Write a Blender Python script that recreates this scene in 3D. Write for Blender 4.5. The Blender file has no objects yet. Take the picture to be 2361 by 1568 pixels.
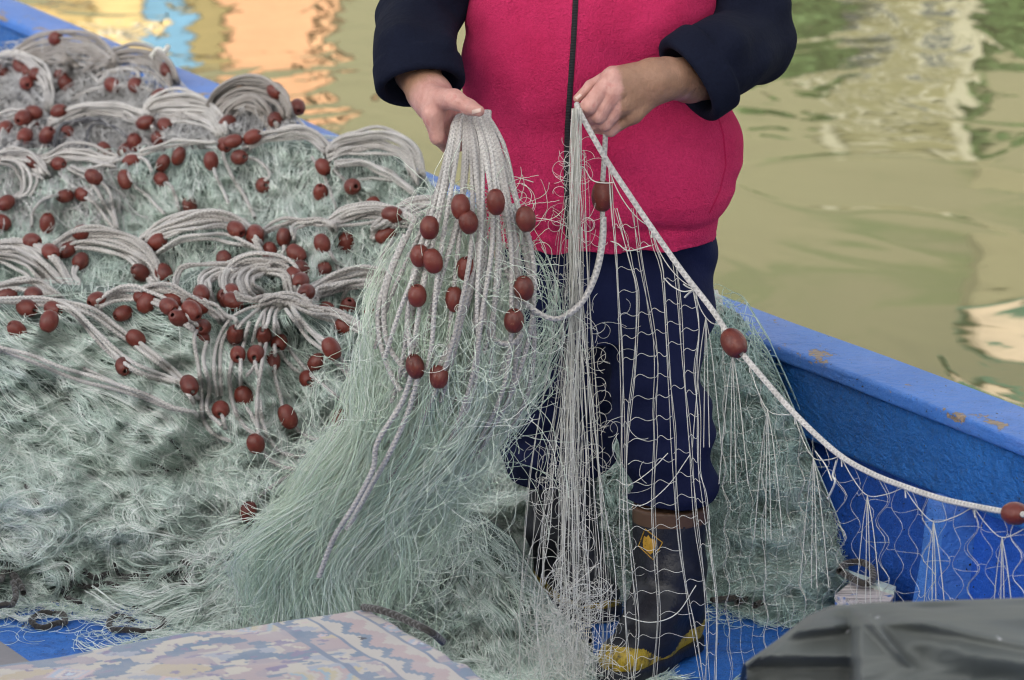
import bpy, math, random
import numpy as np
from mathutils import Vector
random.seed(7); RNG = np.random.default_rng(11)
R = math.radians
scene = bpy.context.scene
C = scene.collection

# ------------------------------------------------------------------ camera
CAM = np.array([0.0, -8.0, 2.48]); PITCH = R(13.0); FD = 10250.0; W0, H0 = 2361.0, 1568.0
cd = bpy.data.cameras.new("camera"); cam = bpy.data.objects.new("camera", cd); C.objects.link(cam)
cam.location = CAM; cam.rotation_euler = (math.pi/2 - PITCH, 0, 0)
cd.sensor_width = 36.0; cd.lens = 36.0*FD/W0; cd.clip_start = 0.1; cd.clip_end = 3000
cd.dof.use_dof = True; cd.dof.focus_distance = 8.2; cd.dof.aperture_fstop = 8.0
scene.camera = cam

# ------------------------------------------------------------------ sky, sun, exposure
SUN_AZ, SUN_EL = R(206), R(22)          # azimuth clockwise from +Y (away from the camera)
w = bpy.data.worlds.new("World"); scene.world = w; w.use_nodes = True
nt = w.node_tree; nt.nodes.clear()
sky = nt.nodes.new("ShaderNodeTexSky"); sky.sky_type = 'NISHITA'; sky.sun_disc = False
sky.sun_elevation = SUN_EL; sky.sun_rotation = SUN_AZ; sky.dust_density = 3.0; sky.ozone_density = 0.6
hs = nt.nodes.new("ShaderNodeHueSaturation"); hs.inputs["Saturation"].default_value = 0.24
bg = nt.nodes.new("ShaderNodeBackground"); bg.inputs["Strength"].default_value = 0.15
wo = nt.nodes.new("ShaderNodeOutputWorld")
nt.links.new(sky.outputs[0], hs.inputs["Color"]); nt.links.new(hs.outputs[0], bg.inputs[0]); nt.links.new(bg.outputs[0], wo.inputs[0])
SUN_DIR = Vector((math.sin(SUN_AZ)*math.cos(SUN_EL), math.cos(SUN_AZ)*math.cos(SUN_EL), math.sin(SUN_EL)))
sd = bpy.data.lights.new("sun", 'SUN'); sd.energy = 2.0; sd.angle = R(0.5); sd.color = (1.0, 0.93, 0.82)
so = bpy.data.objects.new("sun", sd); C.objects.link(so); so.rotation_euler = SUN_DIR.to_track_quat('Z', 'Y').to_euler(); so.location = (-20, -40, 60)
scene.cycles.use_adaptive_sampling = False; scene.cycles.filter_width = 1.2
scene.cycles.use_denoising = True; scene.cycles.denoising_input_passes = 'RGB_ALBEDO_NORMAL'; scene.cycles.denoising_prefilter = 'ACCURATE'
scene.view_settings.view_transform = 'Standard'; scene.view_settings.look = 'None'
scene.view_settings.exposure = 1.42; scene.view_settings.gamma = 1.0; scene.view_settings.use_curve_mapping = False

# ------------------------------------------------------------------ helpers
CP, SP = math.cos(PITCH), math.sin(PITCH)
def ray(u, v):
    a = (np.asarray(u, float)-W0/2)/FD; b = (H0/2-np.asarray(v, float))/FD
    return a, CP + b*SP, -SP + b*CP
def P(u, v, Y):
    dx, dy, dz = ray(u, v); t = (np.asarray(Y, float)+8.0)/dy
    return np.stack(np.broadcast_arrays(dx*t, np.asarray(Y, float)+0*t, 2.48+dz*t), -1)
def PZ(u, v, z):
    dx, dy, dz = ray(u, v); t = (z-2.48)/dz
    return np.stack(np.broadcast_arrays(dx*t, -8+dy*t, z+0*t), -1)
def tag(o, label=None, cat=None, group=None, kind=None):
    if label: o["label"] = label
    if cat: o["category"] = cat
    if group: o["group"] = group
    if kind: o["kind"] = kind
    return o
def empty(name, loc=(0, 0, 0)):
    o = bpy.data.objects.new(name, None); o.empty_display_size = 0.1; o.location = loc; C.objects.link(o); return o
def new_mesh(name, V, F, mats, parent=None, smooth=True, tint=None, uv=None, midx=None):
    """V (n,3) in world space; F (m,k) array of equal-size faces or a list of arrays."""
    me = bpy.data.meshes.new(name)
    Fs = F if isinstance(F, list) else [F]
    Fs = [np.asarray(f, np.int32) for f in Fs if len(f)]
    V = np.asarray(V, np.float32)
    me.vertices.add(len(V)); me.vertices.foreach_set("co", V.ravel())
    tot = sum(f.size for f in Fs); npoly = sum(len(f) for f in Fs)
    me.loops.add(tot); me.polygons.add(npoly)
    lv = np.concatenate([f.ravel() for f in Fs]); me.loops.foreach_set("vertex_index", lv)
    sizes = np.concatenate([np.full(len(f), f.shape[1], np.int32) for f in Fs])
    st = np.concatenate([[0], np.cumsum(sizes)[:-1]]).astype(np.int32)
    me.polygons.foreach_set("loop_start", st)
    me.polygons.foreach_set("use_smooth", np.full(npoly, smooth))
    if midx is not None: me.polygons.foreach_set("material_index", np.asarray(midx, np.int32))
    if tint is not None:
        at = me.attributes.new("tint", 'FLOAT', 'POINT'); at.data.foreach_set("value", np.asarray(tint, np.float32))
    if uv is not None:
        ul = me.uv_layers.new(name="uv"); ul.data.foreach_set("uv", np.asarray(uv, np.float32)[lv].ravel())
    for m in (mats if isinstance(mats, (list, tuple)) else [mats]): me.materials.append(m)
    me.update(calc_edges=True); me.validate()
    o = bpy.data.objects.new(name, me); C.objects.link(o)
    if parent is not None:
        o.parent = parent
        o.matrix_parent_inverse.identity()
        off = np.zeros(3); q = parent
        while q is not None: off += np.array(q.location); q = q.parent
        if np.abs(off).max() > 0:
            co = V - off.astype(np.float32); me.vertices.foreach_set("co", co.ravel()); me.update()
    return o
def grid_faces(nu, nv, wrap=False):
    i = np.arange(nu-1)[:, None]*nv; j = np.arange(nv if wrap else nv-1)[None, :]; k = (j+1) % nv
    return np.stack([i+j, i+k, i+nv+k, i+nv+j], -1).reshape(-1, 4)
def smooth_path(pts, n):
    """Catmull-Rom through control points, resampled to n points evenly by arc length."""
    p = np.asarray(pts, float)
    if len(p) == 2: return p[0]+(p[1]-p[0])*np.linspace(0, 1, n)[:, None]
    q = np.vstack([2*p[0]-p[1], p, 2*p[-1]-p[-2]]); out = []
    for i in range(len(p)-1):
        t = np.linspace(0, 1, 24, endpoint=False)[:, None]; a, b, c, d = q[i], q[i+1], q[i+2], q[i+3]
        out.append(0.5*(2*b+(c-a)*t+(2*a-5*b+4*c-d)*t*t+(3*b-a-3*c+d)*t**3))
    out = np.vstack(out+[p[-1:]])
    s = np.concatenate([[0], np.cumsum(np.linalg.norm(np.diff(out, axis=0), axis=1))])
    x = np.linspace(0, s[-1], n)
    return np.stack([np.interp(x, s, out[:, k]) for k in range(p.shape[1])], -1)
def frames(Q):
    """Q (M,n,3) -> two unit normals per point."""
    T = np.gradient(Q, axis=1); T /= np.linalg.norm(T, axis=2, keepdims=True)+1e-12
    ref = np.array([0.31, 0.83, 0.46]); A = np.cross(T, ref); A /= np.linalg.norm(A, axis=2, keepdims=True)+1e-9
    return A, np.cross(T, A)
def fibre_mesh(name, Q, rad, mat, parent=None, tint=None, sides=3):
    """Q (M,n,3): M thin strands as one mesh."""
    M, n, _ = Q.shape; A, B = frames(Q)
    rad = np.broadcast_to(np.asarray(rad, float).reshape(-1, 1) if np.ndim(rad) == 1 else rad, (M, n))
    a = np.arange(sides)*2*math.pi/sides
    V = Q[:, :, None, :] + rad[:, :, None, None]*(np.cos(a)[None, None, :, None]*A[:, :, None, :]+np.sin(a)[None, None, :, None]*B[:, :, None, :])
    F = grid_faces(n, sides, True)[None]+(np.arange(M)*n*sides)[:, None, None]
    tt = None if tint is None else np.repeat(np.asarray(tint), n*sides)
    return new_mesh(name, V.reshape(-1, 3), F.reshape(-1, 4), mat, parent, True, tt)
def rope_mesh(name, paths, r, mat, parent=None, sides=7, tint=None):
    """paths: list of (n,3); transport frames, uv with metres along v."""
    Vs, Fs, UV, TT, off = [], [], [], [], 0
    for pi, Q in enumerate(paths):
        Q = np.asarray(Q, float); n = len(Q)
        T = np.gradient(Q, axis=0); T /= np.linalg.norm(T, axis=1, keepdims=True)+1e-12
        A = np.zeros_like(Q); a = np.cross(T[0], [0.3, 0.2, 0.9]); a /= np.linalg.norm(a)+1e-9
        for i in range(n):
            a = a-T[i]*a.dot(T[i]); a /= np.linalg.norm(a)+1e-9; A[i] = a
        B = np.cross(T, A); rr = r[pi] if isinstance(r, (list, np.ndarray)) else r
        ang = np.arange(sides+1)*2*math.pi/sides
        V = Q[:, None]+rr*(np.cos(ang)[None, :, None]*A[:, None]+np.sin(ang)[None, :, None]*B[:, None])
        s = np.concatenate([[0], np.cumsum(np.linalg.norm(np.diff(Q, axis=0), axis=1))])
        uv = np.stack(np.broadcast_arrays(np.linspace(0, 1, sides+1)[None], (s/(2*rr))[:, None]), -1)
        Vs.append(V.reshape(-1, 3)); UV.append(uv.reshape(-1, 2)); Fs.append(grid_faces(n, sides+1)+off); off += n*(sides+1)
        TT.append(np.full(n*(sides+1), RNG.random()) if tint is None else np.repeat(np.broadcast_to(tint[pi], (n,)), sides+1))
    return new_mesh(name, np.vstack(Vs), np.vstack(Fs), mat, parent, True, np.concatenate(TT), np.vstack(UV))
_lat = RNG.random((64, 64)); 
def vnoise(x, y, seed=0):
    x = np.asarray(x, float)+seed*7.31; y = np.asarray(y, float)+seed*3.77
    xi = np.floor(x).astype(int); yi = np.floor(y).astype(int); fx = x-xi; fy = y-yi
    fx = fx*fx*(3-2*fx); fy = fy*fy*(3-2*fy); g = lambda a, b: _lat[a % 64, b % 64]
    return ((g(xi, yi)*(1-fx)+g(xi+1, yi)*fx)*(1-fy)+(g(xi, yi+1)*(1-fx)+g(xi+1, yi+1)*fx)*fy)*2-1
def box_vf(lo, hi):
    x0, y0, z0 = lo; x1, y1, z1 = hi
    V = np.array([(x0,y0,z0),(x1,y0,z0),(x1,y1,z0),(x0,y1,z0),(x0,y0,z1),(x1,y0,z1),(x1,y1,z1),(x0,y1,z1)], float)
    F = np.array([(0,3,2,1),(4,5,6,7),(0,1,5,4),(1,2,6,5),(2,3,7,6),(3,0,4,7)])
    return V, F
def boxes(name, bl, mat, parent=None, smooth=False):
    V, F, o = [], [], 0
    for lo, hi in bl:
        a, f = box_vf(lo, hi); V.append(a); F.append(f+o); o += 8
    return new_mesh(name, np.vstack(V), np.vstack(F), mat, parent, smooth)

# ---- signed distance fields and surface nets
def grid_pts(lo, hi, h):
    ax = [np.arange(lo[k], hi[k]+h, h, dtype=np.float32) for k in range(3)]
    return np.meshgrid(*ax, indexing='ij')
def surface_nets(F, lo, h):
    S = F < 0; nx, ny, nz = F.shape
    corners = [(i, j, k) for i in (0, 1) for j in (0, 1) for k in (0, 1)]
    sl = lambda A, c: A[c[0]:nx-1+c[0], c[1]:ny-1+c[1], c[2]:nz-1+c[2]]
    cnt = sum(sl(S, c).astype(np.int8) for c in corners); mix = (cnt > 0) & (cnt < 8)
    idx = np.argwhere(mix); num = np.zeros((len(idx), 3)); den = np.zeros(len(idx))
    fv = {c: F[idx[:, 0]+c[0], idx[:, 1]+c[1], idx[:, 2]+c[2]] for c in corners}
    for c in corners:
        for ax in range(3):
            if c[ax]: continue
            d = list(c); d[ax] = 1; d = tuple(d); a, b = fv[c], fv[d]; m = (a < 0) != (b < 0)
            t = np.where(m, a/np.where(m, a-b, 1), 0); p = np.tile(np.array(c, float), (len(idx), 1)); p[:, ax] += t
            num += p*m[:, None]; den += m
    V = (idx+num/den[:, None])*h+np.array(lo)
    vid = np.full(mix.shape, -1, np.int64); vid[mix] = np.arange(len(idx)); Q = []
    for ax in range(3):
        A = S; n = [nx, ny, nz]; s0 = [slice(1, m-1) for m in n]; s1 = list(s0); s0[ax] = slice(0, n[ax]-1); s1[ax] = slice(1, n[ax])
        a = A[tuple(s0)]; b = A[tuple(s1)]; e = np.argwhere(a != b); 
        if not len(e): continue
        flip = a[e[:, 0], e[:, 1], e[:, 2]]
        o = np.ones(3, int); o[ax] = 0; g = e+o; u, v = [(1, 2), (2, 0), (0, 1)][ax]
        du = np.zeros(3, int); du[u] = 1; dv = np.zeros(3, int); dv[v] = 1
        get = lambda q: vid[q[:, 0], q[:, 1], q[:, 2]]
        q = np.stack([get(g-du-dv), get(g-dv), get(g), get(g-du)], -1)
        q[~flip] = q[~flip][:, ::-1]; Q.append(q)
    return V, np.vstack(Q)
def cone(p, a, b, ra, rb):
    a = np.asarray(a, np.float32); b = np.asarray(b, np.float32); ba = b-a; L = float(ba.dot(ba))+1e-9
    x, y, z = p[0]-a[0], p[1]-a[1], p[2]-a[2]; h = np.clip((x*ba[0]+y*ba[1]+z*ba[2])/L, 0, 1)
    return np.sqrt((x-ba[0]*h)**2+(y-ba[1]*h)**2+(z-ba[2]*h)**2)-(ra+(rb-ra)*h)
def ell(p, c, r):
    x, y, z = [(p[i]-c[i])/r[i] for i in range(3)]; k0 = np.sqrt(x*x+y*y+z*z)
    k1 = np.sqrt((x/r[0])**2+(y/r[1])**2+(z/r[2])**2)+1e-6
    return k0*(k0-1)/k1
def smin(a, b, k):
    h = np.clip(0.5+0.5*(b-a)/k, 0, 1); return b+(a-b)*h-k*h*(1-h)
def chain(p, pts, k=0.006):
    """pts: [(u,v,Y,r_px)...] tapered chain of cones."""
    d = None
    for a, b in zip(pts[:-1], pts[1:]):
        c = cone(p, P(a[0], a[1], a[2]), P(b[0], b[1], b[2]), a[3]*8e-4, b[3]*8e-4)
        d = c if d is None else smin(d, c, k)
    return d
def sdf_mesh(name, fn, lo, hi, h, mat, parent=None, midx=None):
    F = fn(grid_pts(lo, hi, h)); V, Q = surface_nets(F, lo, h)
    mi = None if midx is None else midx(V[Q].mean(axis=1))
    return new_mesh(name, V, Q, mat, parent, True, midx=mi)
def cast(fn, u, v, y0=-0.6, y1=0.6, n=240):
    """First surface point of a field along the ray through (u,v): arrays."""
    u = np.atleast_1d(np.asarray(u, float)); v = np.atleast_1d(np.asarray(v, float)); Y = np.linspace(y0, y1, n)
    pts = P(u[:, None], v[:, None], Y[None, :]); f = fn([pts[..., 0], pts[..., 1], pts[..., 2]])
    ins = f < 0; k = np.argmax(ins, axis=1); ok = ins.any(axis=1); k = np.maximum(k, 1); i = np.arange(len(u))
    a, b = f[i, k-1], f[i, k]; yy = Y[k-1]+(Y[k]-Y[k-1])*a/(a-b+1e-12)
    yy = np.where(ok, yy, np.nan); return P(u, v, yy)

# ------------------------------------------------------------------ materials
class MB:
    def __init__(s, name):
        s.m = bpy.data.materials.new(name); s.m.use_nodes = True; s.nt = s.m.node_tree; s.b = s.nt.nodes["Principled BSDF"]
        s.geo = None
    def n(s, t, **kw):
        x = s.nt.nodes.new("ShaderNode"+t)
        for k, v in kw.items(): setattr(x, k, v)
        return x
    def l(s, a, b): s.nt.links.new(a, b)
    def set(s, **kw):
        for k, v in kw.items():
            i = s.b.inputs[k.replace("_", " ")]; i.default_value = (*v, 1) if isinstance(v, tuple) and i.type == "RGBA" else v
        return s
    def pos(s):
        if s.geo is None: s.geo = s.n("NewGeometry")
        return s.geo.outputs["Position"]
    def scaled(s, sc):
        m = s.n("Mapping"); m.inputs["Scale"].default_value = sc if isinstance(sc, tuple) else (sc, sc, sc); s.l(s.pos(), m.inputs[0]); return m.outputs[0]
    def noise(s, sc, detail=3, rough=0.55, vec=None, dist=0.0):
        x = s.n("TexNoise"); x.inputs["Scale"].default_value = 1.0 if isinstance(sc, tuple) else sc
        x.inputs["Detail"].default_value = detail; x.inputs["Roughness"].default_value = rough; x.inputs["Distortion"].default_value = dist
        s.l(vec if vec is not None else (s.scaled(sc) if isinstance(sc, tuple) else s.pos()), x.inputs["Vector"]); return x.outputs["Fac"]
    def ramp(s, fac, stops, interp='LINEAR'):
        r = s.n("ValToRGB"); cr = r.color_ramp; cr.interpolation = interp
        while len(cr.elements) < len(stops): cr.elements.new(0.5)
        for e, (p, c) in zip(cr.elements, stops): e.position = p; e.color = (*c, 1) if len(c) == 3 else c
        s.l(fac, r.inputs[0]); return r.outputs[0]
    def mix(s, fac, a, b, mode='MIX'):
        x = s.n("Mix", data_type='RGBA', blend_type=mode)
        for sock, v in ((x.inputs[0], fac), (x.inputs[6], a), (x.inputs[7], b)):
            if isinstance(v, (int, float)): sock.default_value = v
            elif isinstance(v, tuple): sock.default_value = (*v, 1)
            else: s.l(v, sock)
        return x.outputs[2]
    def math(s, op, a, b=0.0, c=None):
        x = s.n("Math", operation=op)
        for i, v in enumerate((a, b) if c is None else (a, b, c)):
            if isinstance(v, (int, float)): x.inputs[i].default_value = v
            else: s.l(v, x.inputs[i])
        return x.outputs[0]
    def color(s, c): s.l(c, s.b.inputs["Base Color"]); return s
    def rough(s, c): s.l(c, s.b.inputs["Roughness"]); return s
    def bump(s, h, dist=0.01, strength=1.0):
        b = s.n("Bump"); b.inputs["Distance"].default_value = dist; b.inputs["Strength"].default_value = strength
        s.l(h, b.inputs["Height"]); prev = s.b.inputs["Normal"]
        if prev.is_linked: s.l(prev.links[0].from_socket, b.inputs["Normal"])
        s.l(b.outputs[0], prev); return s
def attr(m, name="tint"):
    a = m.n("Attribute"); a.attribute_name = name; return a.outputs["Fac"]

def mat_paint(name, c1, c2, wood=(0.34, 0.25, 0.17), chip=0.68, rough=0.42, bscale=1.0, grime=0.5, edge=0.0, fade=None):
    m = MB(name); n1 = m.noise(5, 5, 0.6); base = m.ramp(n1, [(0.3, c1), (0.7, c2)])
    if fade: base = m.mix(m.ramp(m.noise((2.2, 2.2, 8), 5, 0.7), [(0.47, (0, 0, 0)), (0.68, (0.8,)*3)]), base, fade)
    g = m.noise(38, 4, 0.65); base = m.mix(m.math('MULTIPLY', m.ramp(g, [(0.52, (0, 0, 0)), (0.7, (1, 1, 1))]), grime*0.6), base, tuple(x*0.35 for x in c1))
    sp = m.noise((150, 60, 150), 3, 0.6); base = m.mix(m.ramp(sp, [(0.665, (0, 0, 0)), (0.685, (1, 1, 1))]), base, (0.012, 0.012, 0.02))
    cn = m.noise((11, 6, 18), 6, 0.72)
    if edge: cn = m.math('ADD', cn, m.math('MULTIPLY', attr(m, "tint"), edge))
    f = m.ramp(cn, [(chip, (0, 0, 0)), (chip+0.012, (1, 1, 1))])
    wd = m.ramp(m.noise((20, 160, 160), 3), [(0.35, tuple(x*0.5 for x in wood)), (0.65, wood)])
    m.color(m.mix(f, base, wd)); m.set(Roughness=rough, Specular_IOR_Level=0.4)
    m.bump(m.noise(22, 4, 0.6), 0.008*bscale).bump(m.noise((60, 45, 110), 5, 0.65), 0.0055*bscale).bump(m.math('SUBTRACT', 1.0, f), 0.002)
    return m.m
M_cap = mat_paint("chalky_blue_paint", (0.035, 0.145, 0.47), (0.06, 0.19, 0.55), chip=0.675, rough=0.5, bscale=0.7, grime=0.4, edge=0.12, fade=(0.145, 0.23, 0.55))
M_rail = mat_paint("blue_paint", (0.009, 0.105, 0.37), (0.018, 0.145, 0.46), chip=0.70, rough=0.33, bscale=1.7)
M_hull = mat_paint("deep_blue_paint", (0.010, 0.07, 0.36), (0.018, 0.10, 0.47), chip=0.75, rough=0.5, bscale=0.8)
M_deck = mat_paint("deck_blue_paint", (0.012, 0.10, 0.40), (0.03, 0.17, 0.55), wood=(0.12, 0.12, 0.13), chip=0.645, rough=0.45, grime=1.0)
def mat_rope(name, cols, rough=0.9, braid=6.0, dark=0.38):
    m = MB(name); t = attr(m); uvn = m.n("UVMap"); sep = m.n("SeparateXYZ"); m.l(uvn.outputs[0], sep.inputs[0])
    u2 = m.math('MULTIPLY', sep.outputs[0], 4.0*math.pi); v2 = m.math('MULTIPLY', sep.outputs[1], braid)
    s1 = m.math('SINE', m.math('ADD', u2, v2)); s2 = m.math('SINE', m.math('SUBTRACT', u2, v2))
    h = m.math('MAXIMUM', s1, s2); col = m.ramp(t, [(0.0, cols[0]), (0.5, cols[1]), (1.0, cols[2])])
    fz = m.noise(420, 2); gr = m.noise(16, 3)
    col = m.mix(m.ramp(h, [(0.0, (dark,)*3), (0.55, (0, 0, 0))]), col, tuple(c*0.45 for c in cols[1]))
    col = m.mix(m.ramp(gr, [(0.45, (0, 0, 0)), (0.75, (0.5,)*3)]), col, tuple(c*0.6 for c in cols[0]))
    m.color(col).set(Roughness=rough, Sheen_Weight=0.25).bump(h, 0.0008).bump(fz, 0.0006); return m.m
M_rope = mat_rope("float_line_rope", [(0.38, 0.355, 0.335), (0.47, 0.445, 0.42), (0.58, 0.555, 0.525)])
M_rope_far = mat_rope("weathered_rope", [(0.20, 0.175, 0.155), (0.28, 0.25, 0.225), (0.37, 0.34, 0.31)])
M_rope_dark = mat_rope("tarred_rope", [(0.075, 0.075, 0.085), (0.10, 0.10, 0.11), (0.13, 0.13, 0.14)])
M_lead = mat_rope("lead_line", [(0.014, 0.012, 0.010), (0.028, 0.023, 0.018), (0.06, 0.05, 0.04)], dark=0.5, braid=5.0)
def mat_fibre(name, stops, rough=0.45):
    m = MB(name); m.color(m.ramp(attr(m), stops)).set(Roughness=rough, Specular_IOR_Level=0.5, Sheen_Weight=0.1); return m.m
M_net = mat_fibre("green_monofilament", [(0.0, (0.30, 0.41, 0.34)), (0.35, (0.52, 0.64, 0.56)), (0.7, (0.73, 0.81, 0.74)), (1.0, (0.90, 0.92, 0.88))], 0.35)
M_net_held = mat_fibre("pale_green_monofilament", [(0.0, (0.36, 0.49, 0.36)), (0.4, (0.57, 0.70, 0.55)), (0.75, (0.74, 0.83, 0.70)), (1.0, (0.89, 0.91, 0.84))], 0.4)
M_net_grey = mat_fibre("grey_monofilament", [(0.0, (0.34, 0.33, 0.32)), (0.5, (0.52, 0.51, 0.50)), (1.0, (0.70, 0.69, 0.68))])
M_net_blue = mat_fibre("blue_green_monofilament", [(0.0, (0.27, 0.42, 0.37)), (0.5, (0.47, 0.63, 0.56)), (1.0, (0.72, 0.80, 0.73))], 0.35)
M_twine = mat_fibre("pale_twine", [(0.0, (0.40, 0.39, 0.34)), (0.6, (0.56, 0.55, 0.49)), (1.0, (0.80, 0.79, 0.73))])
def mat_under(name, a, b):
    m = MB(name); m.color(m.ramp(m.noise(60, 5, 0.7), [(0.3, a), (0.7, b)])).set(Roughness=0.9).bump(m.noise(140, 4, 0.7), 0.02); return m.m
M_under = mat_under("shaded_packed_green_net", (0.10, 0.135, 0.115), (0.28, 0.35, 0.305))  # darker than the strands: shade in the gaps is put into the colour
M_under_grey = mat_under("shaded_packed_grey_net", (0.09, 0.087, 0.085), (0.28, 0.27, 0.26))  # darkened likewise, painting the shade inside the grey heap
def mat_float():
    m = MB("brown_float_plastic"); oi = m.n("ObjectInfo"); n = m.noise(60, 4, 0.6)
    c = m.ramp(n, [(0.3, (0.060, 0.011, 0.008)), (0.6, (0.110, 0.020, 0.012)), (0.8, (0.17, 0.042, 0.020))])
    c2 = m.mix(m.math('MULTIPLY', oi.outputs["Random"], 0.7), c, (0.155, 0.026, 0.016))
    sc = m.noise((90, 220, 90), 4, 0.7); c2 = m.mix(m.ramp(sc, [(0.60, (0, 0, 0)), (0.68, (0.45,)*3)]), c2, (0.24, 0.12, 0.08)); m.rough(m.ramp(sc, [(0.35, (0.28,)*3), (0.65, (0.62,)*3)]))
    m.color(c2).set(Roughness=0.36, Specular_IOR_Level=0.45).bump(m.noise(180, 3), 0.0008); return m.m
M_float = mat_float()
# ------------------------------------------------------------------ water, far bank (seen mirrored), shade house
def mat_water():
    m = MB("harbour_water"); m.set(Roughness=0.015, IOR=1.333, Specular_IOR_Level=0.5)
    n0 = m.noise(0.25, 2); m.color(m.ramp(n0, [(0.3, (0.113, 0.109, 0.054)), (0.7, (0.126, 0.121, 0.062))]))
    a = m.noise((0.55, 0.42, 1.0), 2, 0.4, dist=0.5); b = m.noise((1.7, 1.2, 1.0), 2, 0.45, dist=0.8)
    gate = m.ramp(m.noise((0.16, 0.20, 1.0), 1), [(0.42, (0.12,)*3), (0.62, (1, 1, 1))])
    ring = m.math('ABSOLUTE', m.math('SUBTRACT', m.noise((0.7, 0.45, 1.0), 1, 0.3, dist=0.6), 0.5))
    rl = m.ramp(ring, [(0.0, (1, 1, 1)), (0.022, (0, 0, 0))], 'EASE')
    m.bump(a, 0.021).bump(m.math('MULTIPLY', b, gate), 0.014).bump(m.math('MULTIPLY', m.noise((4.2, 3.0, 1.0), 2, 0.5, dist=0.6), gate), 0.0030).bump(rl, 0.0005)
    return m.m
wz = -0.45
V = np.array([(-400, -150, wz), (400, -150, wz), (400, 125, wz), (-400, 125, wz)], float)
water = tag(new_mesh("water", V, np.array([(0, 1, 2, 3)]), mat_water(), smooth=False), "still olive harbour water mirroring the houses", "water", kind="structure")
def mat_wall(name, c, rough=0.85, var=0.15):
    m = MB(name); m.color(m.ramp(m.noise(0.5, 5, 0.6), [(0.3, tuple(x*(1-var) for x in c)), (0.7, tuple(min(1, x*(1+var)) for x in c))])).set(Roughness=rough).bump(m.noise(8, 3), 0.02); return m.m
mh = MB("hillside"); mh.color(mh.ramp(mh.noise(0.05, 6, 0.65), [(0.35, (0.205, 0.20, 0.112)), (0.55, (0.225, 0.212, 0.122)), (0.7, (0.13, 0.165, 0.07))])).set(Roughness=0.95)
gx = np.linspace(-260, 260, 70); gy = np.linspace(138, 420, 40); GX, GY = np.meshgrid(gx, gy, indexing='ij')
GZ = 8+46*np.clip((GY-138)/80, 0, 1)**0.8+50*np.clip((GY-218)/200, 0, 1)+3.0*vnoise(GX/14, GY/14, 2)+5*vnoise(GX/40, GY/40, 3)
GZ[:, 0] = -3
tag(new_mesh("hill", np.stack([GX, GY, GZ], -1).reshape(-1, 3), grid_faces(70, 40)[:, ::-1], mh.m), "dry khaki hillside behind the waterfront", "hill", kind="structure")
tag(boxes("quay", [((-260, 118, -3), (260, 142, 1.2))], mat_wall("quay_stone", (0.34, 0.32, 0.28))), "stone quay across the water", "quay", kind="structure")
M_shutter = mat_wall("green_shutter", (0.05, 0.14, 0.09)); M_pale = mat_wall("pale_surround", (0.72, 0.68, 0.58)); M_roof = mat_wall("roof_tile", (0.30, 0.14, 0.09))
M_glassd = mat_wall("window_dark", (0.04, 0.05, 0.06), 0.2)
def house(x0, x1, h, col, label, y=120.5, wins=3, base=1.2, depth=9, rooft=True, wcol=None):
    e = empty("house", ((x0+x1)/2, y+depth/2, base)); tag(e, label, "house", "houses across the water")
    boxes("wall", [((x0, y, base), (x1, y+depth, h))], mat_wall("plaster", col), e)
    V = np.array([(x0-.3, y-.5, h), (x1+.3, y-.5, h), (x1+.3, y+depth+.3, h), (x0-.3, y+depth+.3, h), (x0-.3, y+depth/2, h+1.0), (x1+.3, y+depth/2, h+1.0)])
    if rooft: new_mesh("roof", V, [np.array([(0, 1, 5, 4), (2, 3, 4, 5), (0, 3, 2, 1)]), np.array([(0, 4, 3), (1, 2, 5)])], M_roof, e, False)
    for k in range(wins):
        cx = x0+(x1-x0)*(k+0.5)/wins
        z = base+2.2
        while z+1.8 < h-.5:
            f = boxes("window", [((cx-.62, y-.08, z-.12), (cx+.62, y-.003, z+1.72))], wcol or M_pale, e)
            boxes("pane", [((cx-.45, y-.12, z), (cx+.45, y-.083, z+1.6))], M_glassd, f); z += 3.3
    return e
house(-16.5, -12.4, 17.6, (0.56, 0.40, 0.16), "yellow house beside the blue one across the water", wins=2)
house(-12.3, -10.7, 18.6, (0.68, 0.50, 0.22), "narrow amber house between yellow and blue ones", wins=1)
house(-10.6, -9.6, 18.9, (0.12, 0.30, 0.47), "narrow sky blue house across the water", wins=0)
house(-9.5, -8.5, 18.3, (0.26, 0.20, 0.08), "dark ochre house leaning against the orange one", wins=0)
house(-8.35, -5.75, 20.4, (0.63, 0.33, 0.18), "tall salmon orange house across the water", wins=0)
house(-5.5, -5.15, 20.2, (0.64, 0.35, 0.19), "thin orange stair tower beside a dark gap", wins=0, rooft=False)
house(-30, -16.6, 15.5, (0.66, 0.40, 0.30), "long pink house at the end of the quay", wins=5)
hb = house(9.2, 13.5, 20.9, (0.19, 0.18, 0.09), "olive house with pale corner stones and window bands among trees", wins=2, rooft=False, wcol=mat_wall("bright_surround", (0.46, 0.45, 0.34)))
boxes("trim", [((9.15, 120.3, 1.2), (9.55, 120.47, 20.9)), ((13.1, 120.3, 1.2), (13.5, 120.47, 20.9))]+[((9.6, 120.25, z), (13.05, 120.4, z+.28)) for z in (16.2, 17.5, 18.9, 20.3)], mat_wall("trim_stone", (0.36, 0.35, 0.25)), hb)
hh = house(18.9, 21.7, 37.2, (0.24, 0.225, 0.13), "hillside house with a pale loggia above the far quay", wins=0, y=170, base=26, depth=5, rooft=False)
boxes("hedge", [((18.3, 169.2, 36.3), (22.4, 169.9, 37.3))], M_shutter, hh); boxes("loggia", [((19.2, 170.1, 37.25), (21.5, 174.5, 39.3))], mat_wall("pale_peach", (0.62, 0.50, 0.36)), hh); boxes("roof", [((18.8, 169.8, 39.35), (21.9, 174.9, 39.7))], M_shutter, hh)
M_bark = mat_wall("bark", (0.10, 0.07, 0.05))
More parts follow.
